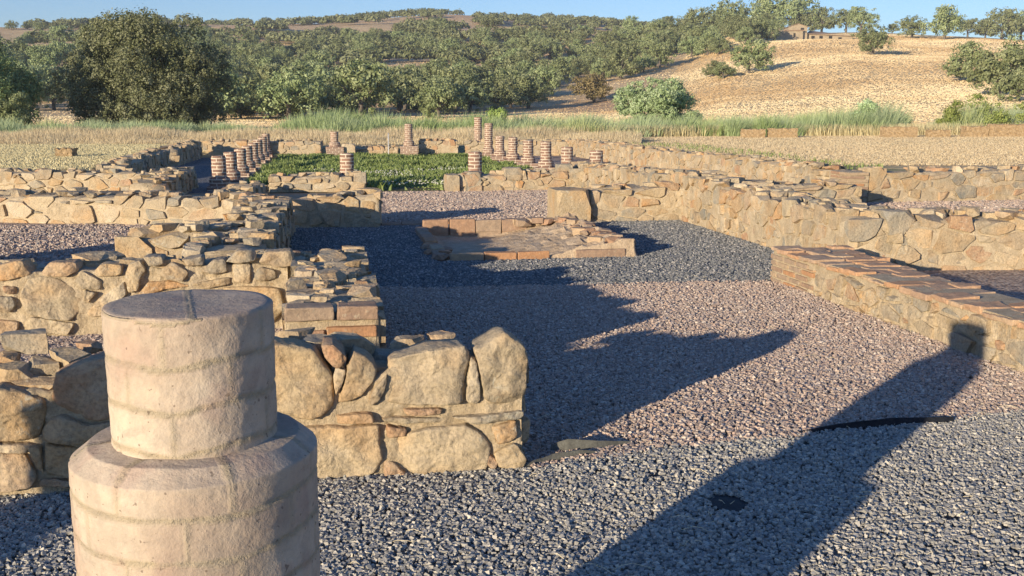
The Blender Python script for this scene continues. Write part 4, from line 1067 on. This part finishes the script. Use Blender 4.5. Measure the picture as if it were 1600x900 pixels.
def band(n, u0, u1, d0, d1, seed):
    rg = np.random.default_rng(seed); u = rg.uniform(u0, u1, n); y = rg.uniform(d0, d1, n); x = (u-800)/1600*y
    return x, y, u, rg
def n2(x, y, s, o=0): return np.array([noise.noise(Vector((px*s, py*s, o))) for px, py in zip(x, y)])
# reeds: mounded clumps of fanning blades
rg = np.random.default_rng(21); NC = 700
cu = rg.uniform(-140, 1740, NC); cy_ = rg.uniform(0, 1, NC)**1.3*13+np.interp(cu, [0, 400, 900, 1100, 1300, 1700], [53, 54, 55, 57, 59, 59]); cx_ = (cu-800)/1600*cy_
env = np.interp(cu, [-120, 0, 60, 230, 380, 440, 470, 520, 560, 700, 1000, 1250, 1300, 1380, 1420, 1450, 1500, 1700], [.85, .9, .85, .85, .7, .3, 1.5, 1.6, 1.25, 1.25, 1.1, 1.25, 1.5, 1.8, .4, .5, 1.7, 1.7])
gate = (n2(cx_, cy_, .16, 77) > -.12) | ((cu > 1190) & (cu < 1385)) | (cu > 1460)
cu, cx_, cy_, env = cu[gate], cx_[gate], cy_[gate], env[gate]; NC = len(cu)
ch_ = env*rg.uniform(.5, 1.15, NC)*1.12; cr_ = rg.uniform(.5, 1.25, NC)*(.6+.5*ch_); chue = np.clip(.5+1.0*n2(cx_, cy_, .13, 40)+rg.normal(0, .16, NC), 0, 1)
nb = 320; ci = np.repeat(np.arange(NC), nb); n_ = len(ci)
ang = rg.uniform(0, 2*np.pi, n_); rad = np.sqrt(rg.random(n_)); ox, oy = np.cos(ang)*rad, np.sin(ang)*rad
x = cx_[ci]+ox*cr_[ci]*.8; y = cy_[ci]+oy*cr_[ci]*.8
H = ch_[ci]*(1-.55*rad**2)*rg.uniform(.55, 1.05, n_)
th = rg.uniform(0, 2*np.pi, n_); wd2 = .024/2; dx = np.cos(th)*wd2; dy = np.sin(th)*wd2
lx = ox*H*.45+rg.normal(0, .12, n_)*H+.10*H; ly = oy*H*.45+rg.normal(0, .12, n_)*H; z = gz(cx_, cy_)[ci]
P0 = np.stack([x-dx, y-dy, z], 1); P1 = np.stack([x+dx, y+dy, z], 1); P2 = np.stack([x+dx+lx*.35, y+dy+ly*.35, z+H*.6], 1); P3 = np.stack([x-dx+lx*.35, y-dy+ly*.35, z+H*.6], 1)
P4 = np.stack([x+lx+dx*.2, y+ly+dy*.2, z+H], 1); P5 = np.stack([x+lx-dx*.2, y+ly-dy*.2, z+H], 1)
tag(big_mesh('reed_bed', np.stack([P0, P1, P2, P3, P4, P5], 1).reshape(-1, 3), (np.array([[0, 1, 2, 3], [3, 2, 4, 5]])[None]+6*np.arange(n_)[:, None, None]).reshape(-1, 4), M['reed'], np.repeat(np.clip(chue[ci]*.8+rg.random(n_)*.25, 0, 1), 6)),
    'band of pale green feathery reeds growing across the field behind the ruins', 'reeds', kind='stuff')
x, y, u, rg = band(95000, -120, 1000, 43.5, 54, 23)
a_ = x*EX[0]+y*EX[1]; b_ = x*NX[0]+y*NX[1]
k = (b_ > 41.6)
H = rg.uniform(.35, .8, len(u))*np.interp(u, [0, 420, 500, 900, 1000], [.6, .6, .65, .6, .45])*(1+1.1*n2(x, y, .3, 5))
H *= np.clip((y-42)/5, .25, 1)
blades('tall_dry_grass', 'tall straw coloured dry grass between the reeds and the ruins', x[k], y[k], gz(x[k], y[k]), H[k], .018, M['drygrass'], 24, .3)
x, y, u, rg = band(26000, 880, 1720, 0, 3.2, 25)
y = y+np.interp(u, [880, 1130], [53.5, 57.8]); x = (u-800)/1600*y
H = rg.uniform(.25, .7, len(u))
blades('dry_grass_edge', 'dry grass at the foot of the reeds on the right', x, y, gz(x, y), H, .03, M['drygrass'], 26, .3)
# short stubble
x, y, u, rg = band(120000, 940, 1720, 26, 58, 27)
a_ = x*EX[0]+y*EX[1]; b_ = x*NX[0]+y*NX[1]; k = (a_ > 10.2) & (b_ > 18.4)
blades('field_stubble', 'short pale stubble on the flat field right of the ruins', x[k], y[k], gz(x[k], y[k]), rg.uniform(.015, .05, k.sum()), .03, M['drygrass'], 28, .8)
x, y, u, rg = band(9000, 940, 1720, 24, 44, 29)
a_ = x*EX[0]+y*EX[1]; b_ = x*NX[0]+y*NX[1]; k = (a_ > 10.1) & (a_ < 12.8+.1*(b_-18)) & (b_ > 18.4) & (n2(x, y, .5, 2) > -.1)
blades('green_grass_strip', 'thin strip of green grass along the outermost right wall', x[k], y[k], gz(x[k], y[k]), rg.uniform(.04, .14, k.sum()), .03, M['clover'], 30, .5)
x, y, u, rg = band(70000, -120, 420, 24, 46, 31)
a_ = x*EX[0]+y*EX[1]; b_ = x*NX[0]+y*NX[1]; k = (a_ < -5.6) & (b_ > 24.8)
blades('left_field_grass', 'short dry grass on the field left of the ruins', x[k], y[k], gz(x[k], y[k]), rg.uniform(.02, .06, k.sum()), .025, M['drygrass'], 32, .5)
# dry grass tufts over the open slopes
rg = np.random.default_rng(51); n = 600000; u = rg.uniform(-60, 1700, n); D = 66+(rg.random(n)**1.25)*380; y = D/np.sqrt(1+((u-800)/1600)**2); x = (u-800)/1600*y
k = ((u > 1010+(D-130)*.30) | (D < 150) | (rg.random(n) < .10)) & ~((u < 900) & (D < 74)); x, y, D = x[k], y[k], D[k]
big = .35+D/420
o = blades('hill_grass', 'dry golden grass covering the open hill slopes', x, y, gz(x, y)-.05, rg.uniform(.10, .21, len(x))*big, .42*big, M['hillgrass'], 52, .6, 'grass', np.clip(.5+n2(x, y, .02, 3)*1.2+n2(x, y, .11, 9)*.6+rg.normal(0, .12, len(x)), 0, 1))
# courtyard garden
rg = np.random.default_rng(41); n = 60000; a_ = rg.uniform(-1.9, 5.6, n); b_ = rg.uniform(22.2, 39.9, n)
k = ~((b_ < 22.9) & ((a_ < .8) | (a_ > 2.4))) & (n2(a_, b_, .9, 4)+.5*n2(a_, b_, 3, 6)+rg.normal(0, .12, n) > -.22); a_, b_ = a_[k], b_[k]
x = a_*EX[0]+b_*NX[0]; y = a_*EX[1]+b_*NX[1]
H = rg.uniform(.04, .15, len(x))*(1+1.9*n2(x, y, .8, 3)); H = np.clip(H, .03, .2)
blades('garden_clover', 'dense green clover filling the courtyard', x, y, np.full(len(x), .0), H, .06, M['clover'], 42, .7, 'ground cover')
n = 1500; a_ = rg.uniform(-.5, 5.0, n); b_ = rg.uniform(22.6, 30, n); x = a_*EX[0]+b_*NX[0]; y = a_*EX[1]+b_*NX[1]; k = n2(x, y, .5, 8) > -.12; a_, b_ = a_[k], b_[k]
pebbles('clover_flowers', 'tiny white flowers in the green courtyard', a_, b_, .026, M['flower'], 43, zb=lambda a, b: .11)['category'] = 'flowers'
# ------------------------------------------------------------------ trees
def facing(nrm, rg, wob=.7):
    n = len(nrm); w = nrm+rg.normal(0, wob, (n, 3)); w /= np.linalg.norm(w, axis=1)[:, None]
    t = rg.normal(size=(n, 3)); u = np.cross(w, t); u /= np.linalg.norm(u, axis=1)[:, None]; v = np.cross(w, u)
    return np.stack([u, v, w], 2)
def crown_mesh(name, lobes, nleaf, leaf, mat, seed, clump=.55, drape=0.0, shell=.55):
    """lobes: (x,y,z,rx,ry,rz); leaves sit in clumps spread through each lobe's outer volume"""
    rg = np.random.default_rng(seed); lob = np.array(lobes, dtype=float)
    area = (lob[:, 3]*lob[:, 5]+lob[:, 4]*lob[:, 5]+lob[:, 3]*lob[:, 4]); pr_ = area/area.sum()
    ncl = max(20, nleaf//28); li = rg.choice(len(lob), ncl, p=pr_)
    d = rg.normal(size=(ncl, 3)); d /= np.linalg.norm(d, axis=1)[:, None]; rad = rg.uniform(shell, 1.0, ncl)**.6
    cc = lob[li, :3]+d*lob[li, 3:6]*rad[:, None]
    csz = clump*rg.uniform(.5, 1.3, ncl)
    ci = rg.integers(0, ncl, nleaf); off = rg.normal(size=(nleaf, 3)); off /= np.linalg.norm(off, axis=1)[:, None]
    off *= (rg.random(nleaf)**.45)[:, None]
    c = cc[ci]+off*csz[ci][:, None]*np.array([1, 1, .75]); c[:, 2] -= drape*rg.random(nleaf)**2
    nr = off/csz.mean()*.8+d[ci]*.7+np.array([0, 0, .25]); R = facing(nr, rg, .55); s = leaf*rg.uniform(.6, 1.25, nleaf)
    q = np.array([[-1, -.5, 0], [0, -.75, .25], [1, 0, 0], [0, .75, .25]])*.5
    vv = np.einsum('nij,kj->nki', R, q)*s[:, None, None]+c[:, None, :]
    F = (np.array([[0, 1, 2, 3]])[None]+4*np.arange(nleaf)[:, None, None]).reshape(-1, 4)
    crnd = rg.random(ncl); rn = np.clip(crnd[ci]*.6+rg.random(nleaf)*.4, 0, 1)
    o = big_mesh(name, vv.reshape(-1, 3), F, mat, np.repeat(rn, 4)); return o
def trunk_mesh(name, segs, mat, K=9):
    """segs: list of (p0, p1, r0, r1)"""
    vs_, fs = [], []
    for (p0, p1, r0, r1) in segs:
        p0, p1 = Vector(p0), Vector(p1); d = (p1-p0).normalized(); u = d.orthogonal().normalized(); v = d.cross(u); base = len(vs_)
        for i in range(5):
            t = i/4; c = p0.lerp(p1, t); wob = noise.noise_vector(Vector((c.x, c.y, c.z))*.8)*r0*.5*(0 < i < 4); r_ = r0+(r1-r0)*t
            for k in range(K):
                th = 2*PI*k/K; q = c+wob+(u*math.cos(th)+v*math.sin(th))*r_*(1+.12*math.sin(th*3+i)); vs_.append(tuple(q))
        for i in range(4):
            for k in range(K): fs.append((base+i*K+k, base+i*K+(k+1) % K, base+(i+1)*K+(k+1) % K, base+(i+1)*K+k))
        fs.append([base+4*K+k for k in range(K)])
    return mesh_obj(name, vs_, fs, mat, smooth=True)
def oak_segs(rng, h, w_, th):
    s = [((0, 0, -.5), (rng.uniform(-.2, .2), 0, th), .32, .24)]; top = s[0][1]
    for i in range(5):
        a = i*1.26+rng.uniform(-.4, .4); e = (top[0]+math.cos(a)*w_*.3, top[1]+math.sin(a)*w_*.3, th+h*.35+rng.uniform(-.3, .5))
        s.append((top, e, .17, .07)); 
        for j in range(2):
            b_ = a+rng.uniform(-.8, .8); s.append((e, (e[0]+math.cos(b_)*w_*.15, e[1]+math.sin(b_)*w_*.15, e[2]+h*.2), .07, .03))
    return s
protos = []
OAKG = 'holm oaks on the hills'
for v in range(8):
    rng = random.Random(100+v); w_ = 4.2; lobes = []; th = rng.uniform(.9, 1.4)
    nl = rng.randint(8, 11)
    for i in range(nl):
        a = 2*PI*i/nl+rng.uniform(-.4, .4); rr = w_*rng.uniform(.35, .72); s = rng.uniform(1.2, 2.0)
        lobes.append((math.cos(a)*rr, math.sin(a)*rr, th+1.3+rng.uniform(-.7, 1.7), s*1.15, s*1.15, s*.9))
    for i in range(3): lobes.append((rng.uniform(-1.2, 1.2), rng.uniform(-1.2, 1.2), th+3.0+rng.uniform(-.4, .7), 1.9, 1.9, 1.4))
    root = empty('holm_oak', (0, 0, -500)); cr = crown_mesh('crown', lobes, 4200, .37, M['brownoak'] if v == 7 else M['oak'], v+60, .75); cr.parent = root
    tk = trunk_mesh('trunk', oak_segs(rng, 3.4, w_, th+.4), M['bark']); tk.parent = root
    protos.append(root)
used = set()
def tree(u, v, wpx, label, D=None, group=None, proto=None, hs=1.0, sink=0.0):
    """place by sight: where the ray through the foot of the tree meets the ground"""
    r = ray(u, v)
    if D is None:
        d = 95.0; D = None; best = (9e9, None)
        while d < 790:
            t = d/math.hypot(r.x, r.y)
            cl = CAMH+r.z*t-ground_z(r.x*t, r.y*t)
            if cl < 0: D = d; break
            if cl/d < best[0]: best = (cl/d, d)
            d += 2.0
        if D is None: D = best[1]
    t = D/math.hypot(r.x, r.y); x, y = r.x*t, r.y*t
    return plant(x, y, wpx/FPX*D/8.4, label, group, proto, hs, sink)
def plant(x, y, sc, label, group=None, proto=None, hs=1.0, sink=0.0):
    i = random.randrange(7) if proto is None else proto
    if i in used: o = copy_tree(protos[i])
    else: o = protos[i]; used.add(i)
    o.location = (x, y, ground_z(x, y)-sink); o.rotation_euler = (0, 0, random.uniform(0, 2*PI)); o.scale = (sc, sc, sc*hs*random.uniform(.9, 1.08))
    for k in ('group',):
        if k in o: del o[k]
    tag(o, label, 'tree', group); placed.append((x, y, sc*4.6)); return o
placed = []
named = [
    (1268, 117, 66, 'rounded holm oak with a forked trunk, rightmost of three together on the bare slope', 0), (1114, 122, 34, 'slim holm oak, leftmost of three together on the bare slope', 1), (1130, 123, 38, 'holm oak in the middle of three together on the bare slope', 2)]
named = [(1170, 116, 68, 'rounded holm oak casting a long shadow, rightmost of three together on the bare slope', 0), (1114, 121, 36, 'slim holm oak, leftmost of three together on the bare slope', 1), (1130, 123, 40, 'holm oak in the middle of three together on the bare slope', 2),
         (1364, 86, 58, 'lone holm oak with a pale trunk on the slope right of the farmhouse', 3),
         (1198, 64, 44, 'bushy oak just left of the farmhouse', 4),
         (928, 161, 72, 'brownish oak at the foot of the hill left of the large shrub', 7), (1394, 47, 22, 'small lone oak on the skyline right of the farmhouse', 5),
         (847, 153, 66, 'dark oak with a pale trunk at the hill foot, left of the brownish oak', 6), (447, 186, 62, 'dark low oak with a leaning trunk, first right of the big oak', 2), (422, 184, 52, 'dark oak close behind the big oak on its right', 5), (376, 186, 60, 'shaded oak touching the right side of the big oak', 1),
         (655, 158, 46, 'dark flat topped oak in the shade at the hill foot', 4), (500, 180, 64, 'broad green oak at the hill foot behind the reeds, left of a pair', 0), (570, 178, 70, 'broad green oak at the hill foot behind the reeds, right of a pair', 3), (740, 165, 80, 'large dense oak at the hill foot in the centre', 6), (693, 163, 62, 'dense oak at the hill foot left of the large central one', 2), (790, 160, 70, 'dense oak at the hill foot right of the large central one', 5),
         (1514, 130, 80, 'front oak of the dark clump at the right edge', 1), (1560, 150, 98, 'largest oak of the dark clump at the right edge', 6), (1612, 132, 104, 'oak cut by the frame in the dark clump at the right edge', 4), (1590, 160, 76, 'low spreading oak at the foot of the clump by the right edge', 2),
         (1475, 62, 62, 'broad oak on the right skyline beyond the slope', 0), (1425, 60, 46, 'low wide oak below the right skyline', 3), (1512, 52, 38, 'round skyline oak between two broader ones at the upper right', 5), (1540, 55, 38, 'small skyline oak at the upper right, last before the right edge clump', 1), (1565, 62, 58, 'bushy skyline oak above the right edge clump', 6), (1595, 60, 54, 'skyline oak in the upper right corner', 2),
         (1345, 52, 50, 'oak rising behind the farmhouse on its right', 4), (1322, 45, 46, 'oak on the ridge behind the farmhouse roof', 5), (1284, 42, 52, 'oak on the ridge directly above the farmhouse', 1), (1238, 42, 78, 'large ridge oak at the upper left of the farmhouse', 6), (1192, 42, 74, 'large ridge oak left of the farmhouse, next to a clearing', 0),
         (1258, 48, 46, 'dark oak between the ridge oak and the farmhouse', 2), (1140, 50, 66, 'broad crest oak at the top of the wooded flank, left of the clearing', 3), (1090, 56, 62, 'crest oak where the wooded flank meets the far ridge', 6),
         (18, 47, 18, 'small round oak on the left skyline, leftmost', 3), (43, 46, 14, 'small round oak on the left skyline, second from the left', 4), (64, 50, 20, 'flat oak on the left skyline', 0), (84, 50, 22, 'pair like oak on the left skyline before the gap', 5)]
for (u, v, wpx, lab, pr_) in named:
    tree(u, v, wpx, lab, proto=pr_, group=None, sink=.1)
# hillside oaks
rng = random.Random(5); cnt = 0; tries = 0
zone_lab = {0: 'holm oak in the wood on the lower slope of the hill', 1: 'holm oak in the wood on the upper slope of the hill', 2: 'holm oak on the skyline of the wooded hill', 3: 'holm oak on the wooded flank left of the bare slope'}
while cnt < 256 and tries < 40000:
    tries += 1
    u = rng.uniform(-30, 1210); D = 135+(rng.random()**1.25)*330
    if u > 1000 and D > 470: continue
    if u > 1000 and D < 210+(u-1000)*.55: continue
    if u < 330 and D < 170: continue
    if u > 700 and D < 155: continue
    y = D/math.sqrt(1+((u-800)/1600)**2); x = (u-800)/1600*y
    if D > 430 and u < 110 : 
        if rng.random() < .8: continue
    if noise.noise(Vector((x*.017, y*.017, 5))) > .13: continue
    sc = rng.uniform(.85, 1.4)
    if any((px-x)**2+(py-y)**2 < (.70*(pr+sc*4.6))**2 for px, py, pr in placed): continue
    z_ = 3 if u > 1000 else (0 if D < 230 else 1)
    plant(x, y, sc, zone_lab[z_], OAKG, sink=.15); cnt += 1
print('oaks', cnt, tries)
# a far wood that reads as one mass fills the back slopes
def far_wood(name, label, n, u0, u1, d0, d1, seed, cond=None):
    rg = np.random.default_rng(seed); u = rg.uniform(u0, u1, n); D = rg.uniform(d0, d1, n)
    y = D/np.sqrt(1+((u-800)/1600)**2); x = (u-800)/1600*y
    kk = n2(x, y, .018, 7)+.6*n2(x, y, .04, 17) < -.05; kk &= ~((u > 1010) & (D > 480)); kk &= ~((u < 130) & (rg.random(n) < .7)); x, y, u, D = x[kk], y[kk], u[kk], D[kk]; n = len(x)
    z = gz(x, y); NL = 190; R_ = rg.uniform(3.0, 5.2, n)
    d = rg.normal(size=(n, NL, 3)); d /= np.linalg.norm(d, axis=2)[..., None]; d[..., 2] = np.abs(d[..., 2])*.9-.1
    rad = rg.uniform(.7, 1.05, (n, NL, 1)); lump = 1+.25*np.sin(d[..., :1]*5+rg.uniform(0, 6, (n, 1, 1)))*np.cos(d[..., 1:2]*5)
    c = np.stack([x, y, z+1.8], 1)[:, None, :]+d*rad*lump*np.stack([R_, R_, R_*.75], 1)[:, None, :]
    c = c.reshape(-1, 3); m = len(c); Rm = facing(d.reshape(-1, 3)+np.array([0, 0, .3]), rg, .45); q = np.array([[-1, -.6, 0], [0, -.8, .3], [1, 0, 0], [0, .8, .3]])*.55
    vv = np.einsum('nij,kj->nki', Rm, q)*rg.uniform(.8, 1.5, m)[:, None, None]+c[:, None, :]
    F = (np.array([[0, 1, 2, 3]])[None]+4*np.arange(m)[:, None, None]).reshape(-1, 4)
    rn = np.clip(np.repeat(rg.random(n), NL)*.5+rg.random(m)*.5, 0, 1)
    tag(big_mesh(name, vv.reshape(-1, 3), F, M['oak'], np.repeat(rn, 4)), label, 'wood', kind='stuff')
far_wood('far_wood', 'distant oak wood covering the back slopes up to the skyline', 1900, 60, 1140, 330, 790, 3)
# big oak
def special(name, label, u, D, H, Wd, mat, nleaf, leaf, seed, clump, cat='tree', trunk=True, low=.12, drape=0, yoff=0, nlobe=26, shape=1.0, shell=.55, ls=(.20, .36)):
    y = D; x = (u-800)/1600*y; z = ground_z(x, y); rng = random.Random(seed)
    root = empty(name, (x, y, z)); tag(root, label, cat); lobes = []
    R_ = Wd/2
    for i in range(nlobe):
        zz = H*(low+(.93-low)*rng.random()); f = math.sqrt(max(.05, 1-((zz/H-.42)/.60)**2))*shape
        a = rng.uniform(0, 2*PI); rr = R_*f*rng.uniform(.35, .80); s = R_*rng.uniform(*ls)
        lobes.append((math.cos(a)*rr, math.sin(a)*rr, min(zz, H-s*.8), s, s, s*.85))
    lobes.append((0, 0, H*.45, R_*.5, R_*.5, H*.3))
    cr = crown_mesh('crown', lobes, nleaf, leaf, mat, seed, clump, drape, shell); cr.parent = root
    tk = trunk_mesh('trunk', [((0, 0, -.5), (.2, 0, H*.3), R_*.07, R_*.05)]+[((.2, 0, H*.28), (math.cos(i*1.3)*R_*.4, math.sin(i*1.3)*R_*.4, H*(.45+.05*i)), R_*.03, R_*.008) for i in range(5)], M['bark']); tk.parent = root
    return root
special('big_oak', 'very large broad grey green oak with foliage down to the ground, left of centre', 246, 80, 8.7, 13.8, M['oakbig'], 120000, .17, 7, .42, low=.06, nlobe=74, drape=.5, shell=.8, ls=(.14, .30))
special('drooping_tree', 'fresh green tree with drooping foliage cut by the left edge', 6, 72, 8.0, 7.2, M['eucalypt'], 40000, .17, 8, .5, low=.05, drape=1.1, nlobe=26)
special('willow_shrub', 'large dense silvery green shrub standing among the reeds', 1018, 68, 3.6, 6.6, M['willow'], 42000, .13, 9, .30, cat='shrub', low=.05, nlobe=40, shell=.75, ls=(.14, .28))
special('dark_bush', 'dark bushy clump at the foot of the big oak on the left', 30, 66, 2.4, 3.4, M['oak'], 7000, .13, 10, .3, cat='shrub', low=.05, nlobe=10)
for (u, D, H, Wd, lab, sd_) in ((1480, 60, 1.9, 1.8, 'bright green bush in the reeds below the right edge oaks', 12), (1340, 62, 2.0, 2.4, 'green bush rising above the reeds right of the large shrub', 13), (1545, 60, 2.2, 4.6, 'yellow green bush at the right edge of the reeds', 14), (775, 63, 1.5, 1.4, 'small green bush behind the tall columns', 15), (560, 62, 1.3, 1.2, 'small green bush behind the reeds left of the lone columns', 16)):
    special('green_bush', lab, u, D, H, Wd, M['yellowgreen'] if sd_ != 13 else M['willow'], 5000, .12, sd_, .3, cat='bush', low=.05, nlobe=9)
# ------------------------------------------------------------------ farmhouse
def prism(x0, x1, y0, y1, z0, z1, zr=None, axis='x', over=0):
    """box, or gabled block when zr is given"""
    if zr is None:
        v = [(x0, y0, z0), (x1, y0, z0), (x1, y1, z0), (x0, y1, z0), (x0, y0, z1), (x1, y0, z1), (x1, y1, z1), (x0, y1, z1)]
        return v, [(0, 3, 2, 1), (4, 5, 6, 7), (0, 1, 5, 4), (1, 2, 6, 5), (2, 3, 7, 6), (3, 0, 4, 7)]
    xm = (x0+x1)/2; ym = (y0+y1)/2
    if axis == 'x': v = [(x0, y0, z1), (x1, y0, z1), (x1, y1, z1), (x0, y1, z1), (x0, ym, zr), (x1, ym, zr)]; f = [(0, 1, 5, 4), (2, 3, 4, 5), (0, 4, 3), (1, 2, 5), (0, 3, 2, 1)]
    else: v = [(x0, y0, z1), (x1, y0, z1), (x1, y1, z1), (x0, y1, z1), (xm, y0, zr), (xm, y1, zr)]; f = [(0, 4, 5, 3), (1, 2, 5, 4), (0, 1, 4), (2, 3, 5), (0, 3, 2, 1)]
    return v, f
rr_ = ray(1250, 62); d = 200.0
while d < 700:
    t = d/math.hypot(rr_.x, rr_.y)
    if CAMH+rr_.z*t < ground_z(rr_.x*t, rr_.y*t): break
    d += 2
hx, hy = rr_.x*t, rr_.y*t; print('house D', d)
k = d/FPX      # metres per picture point there
gmin = min(ground_z(hx+dx*k, hy+dy) for dx in (-40, 0, 40, 80) for dy in (0, 8))
gh = ground_z(hx, hy)
hr = empty('farmhouse', (hx, hy, gh)); tag(hr, 'pale stone farmhouse with tiled roofs on the hill at the upper right', 'house')
def hpart(name, boxes, mat, par=hr):
    vs_, fs = [], []
    for q in boxes:
        v, f = prism(*q); b0 = len(vs_); vs_ += v; fs += [tuple(i+b0 for i in g) for g in f]
    return mesh_obj(name, vs_, fs, mat, par)
X = lambda u: (u-1250)*k
gl = -4
hpart('wall', [(X(1212), X(1254), 0, 7, gl, 13*k)], M['housewall'])
hpart('upper_wall', [(X(1234), X(1262), 1.5, 8, gl, 19*k), (X(1234), X(1262), 1.5, 8, 19*k, 19*k, 23*k, 'y')], M['housewall'])
hpart('roof', [(X(1233), X(1248), 1.2, 8.3, 18*k, 19*k)], M['rooftile']) if False else None
hpart('lean_to_roof', [(X(1226), X(1255), -.4, 1.4, 12.2*k, 13.6*k)], M['rooftile'])
rf = mesh_obj('roof', [(X(1232.5), 1.2, 18.6*k), (X(1248), 1.2, 23.6*k), (X(1263.5), 1.2, 18.6*k), (X(1232.5), 8.3, 18.6*k), (X(1248), 8.3, 23.6*k), (X(1263.5), 8.3, 18.6*k), (X(1232.5), 1.2, 18*k), (X(1248), 1.2, 23*k), (X(1263.5), 1.2, 18*k), (X(1232.5), 8.3, 18*k), (X(1248), 8.3, 23*k), (X(1263.5), 8.3, 18*k)],
              [(0, 1, 4, 3), (1, 2, 5, 4), (7, 6, 9, 10), (8, 7, 10, 11), (0, 6, 7, 1), (1, 7, 8, 2), (3, 4, 10, 9), (4, 5, 11, 10), (0, 3, 9, 6), (2, 8, 11, 5)], M['rooftile'], hr)
hpart('chimney', [(X(1220), X(1222), 2, 2.6, 12*k, 18*k)], M['housewall'], hr)
hpart('annex_wall', [(X(1263), X(1331), 3, 9, gl, 9*k)], M['housewall'])
v_, f_ = [(X(1262), 2.4, 8.6*k), (X(1332), 2.4, 5*k), (X(1332), 9.5, 9*k), (X(1275), 9.5, 15*k), (X(1262), 2.4, 9.4*k), (X(1332), 2.4, 5.8*k), (X(1332), 9.5, 9.8*k), (X(1275), 9.5, 15.8*k)], [(0, 3, 2, 1), (4, 5, 6, 7), (0, 1, 5, 4), (1, 2, 6, 5), (2, 3, 7, 6), (3, 0, 4, 7)]
mesh_obj('annex_roof', v_, f_, M['rooftile'], hr)
for (u0, u1, z0_, z1_, yy) in ((1252, 1257, 13, 17, 1.45), (1240, 1243, 3, 9, -.05), (1270, 1275, 1, 6, 2.95), (1282, 1287, 1, 6, 2.95), (1296, 1301, 1, 6, 2.95), (1310, 1315, 0, 4, 2.95)):
    hpart('window', [(X(u0), X(u1), yy, yy+.1, z0_*k, z1_*k)], M['dark'])
# ------------------------------------------------------------------ straw bales
def bale(u, v, wpx, hpx, label, rz=0.0):
    # height above ground known to be .35 field level
    r = ray(u, v+1.5); t = (.40-CAMH)/r.z; x, y = r.x*t, r.y*t; k_ = y/FPX
    L, Hh, Dp = wpx*k_, hpx*k_, .45; nx_, nz_, ny_ = 14, 6, 5
    bm = bmesh.new(); bmesh.ops.create_cube(bm, size=1); bmesh.ops.subdivide_edges(bm, edges=bm.edges[:], cuts=9, use_grid_fill=True)
    for q in bm.verts:
        q.co = Vector((q.co.x*L, q.co.y*Dp, (q.co.z+.5)*Hh))
        band_ = .03*(min(abs(q.co.x-L*.2), abs(q.co.x+L*.2)) < L*.06)
        nv = noise.noise_vector(q.co*9+Vector((u, 0, 0)))*.05; q.co += nv; q.co.z -= band_; q.co.z = max(q.co.z, -.03)
    me = bpy.data.meshes.new('straw_bale'); bm.to_mesh(me); bm.free(); me.materials.append(M['straw'])
    o = bpy.data.objects.new('straw_bale', me); C.objects.link(o); o.location = (x, y, ground_z(x, y)); o.rotation_euler = (0, 0, rz)
    tag(o, label, 'straw bale', 'straw bales on the field')
bale(104, 241, 26, 13, 'single straw bale on the dry field at the left')
bale(1176, 213, 36, 13, 'straw bale lying alone in front of the reeds, right of the large shrub')
bale(1222, 213, 44, 14, 'straw bale in front of the reeds, second of those on the right')
bale(1404, 213, 54, 16, 'clear cut long straw bale alone in front of the reeds on the right')
bale(1465, 213, 34, 11, 'low crumbling straw bale between the long one and the right edge ones')
bale(1522, 213, 38, 16, 'straw bale next to the last one at the right edge')
bale(1574, 213, 62, 19, 'largest straw bale, at the right edge of the field')
# thin stake
a = at_b(607, 39.0); q = W(a, 39.0)
o = trunk_mesh('metal_stake', [((0, 0, -.2), (0, 0, CAMH-(207-HOR)/FPX*q.y), .022, .018)], M['metal']); o.location = (q.x, q.y, 0); tag(o, 'thin pale metal stake standing in front of the back wall of the courtyard', 'stake')
# haze
bpy.ops.mesh.primitive_cube_add(size=1); hz = bpy.context.object; hz.name = 'haze'; hz.data.name = 'haze'
hz.scale = (2400, 1700, 160); hz.location = (0, 600, 80-45)
hm = bpy.data.materials.new('thin air'); hm.use_nodes = True; n = hm.node_tree; n.nodes.clear()
ou = n.nodes.new('ShaderNodeOutputMaterial'); pv = n.nodes.new('ShaderNodeVolumePrincipled'); pv.inputs['Density'].default_value = .00022; pv.inputs['Color'].default_value = (.80, .87, 1, 1); pv.inputs['Anisotropy'].default_value = 0
n.links.new(pv.outputs[0], ou.inputs['Volume']); hz.data.materials.append(hm); tag(hz, 'thin bluish evening haze over the hills', 'haze', kind='stuff')
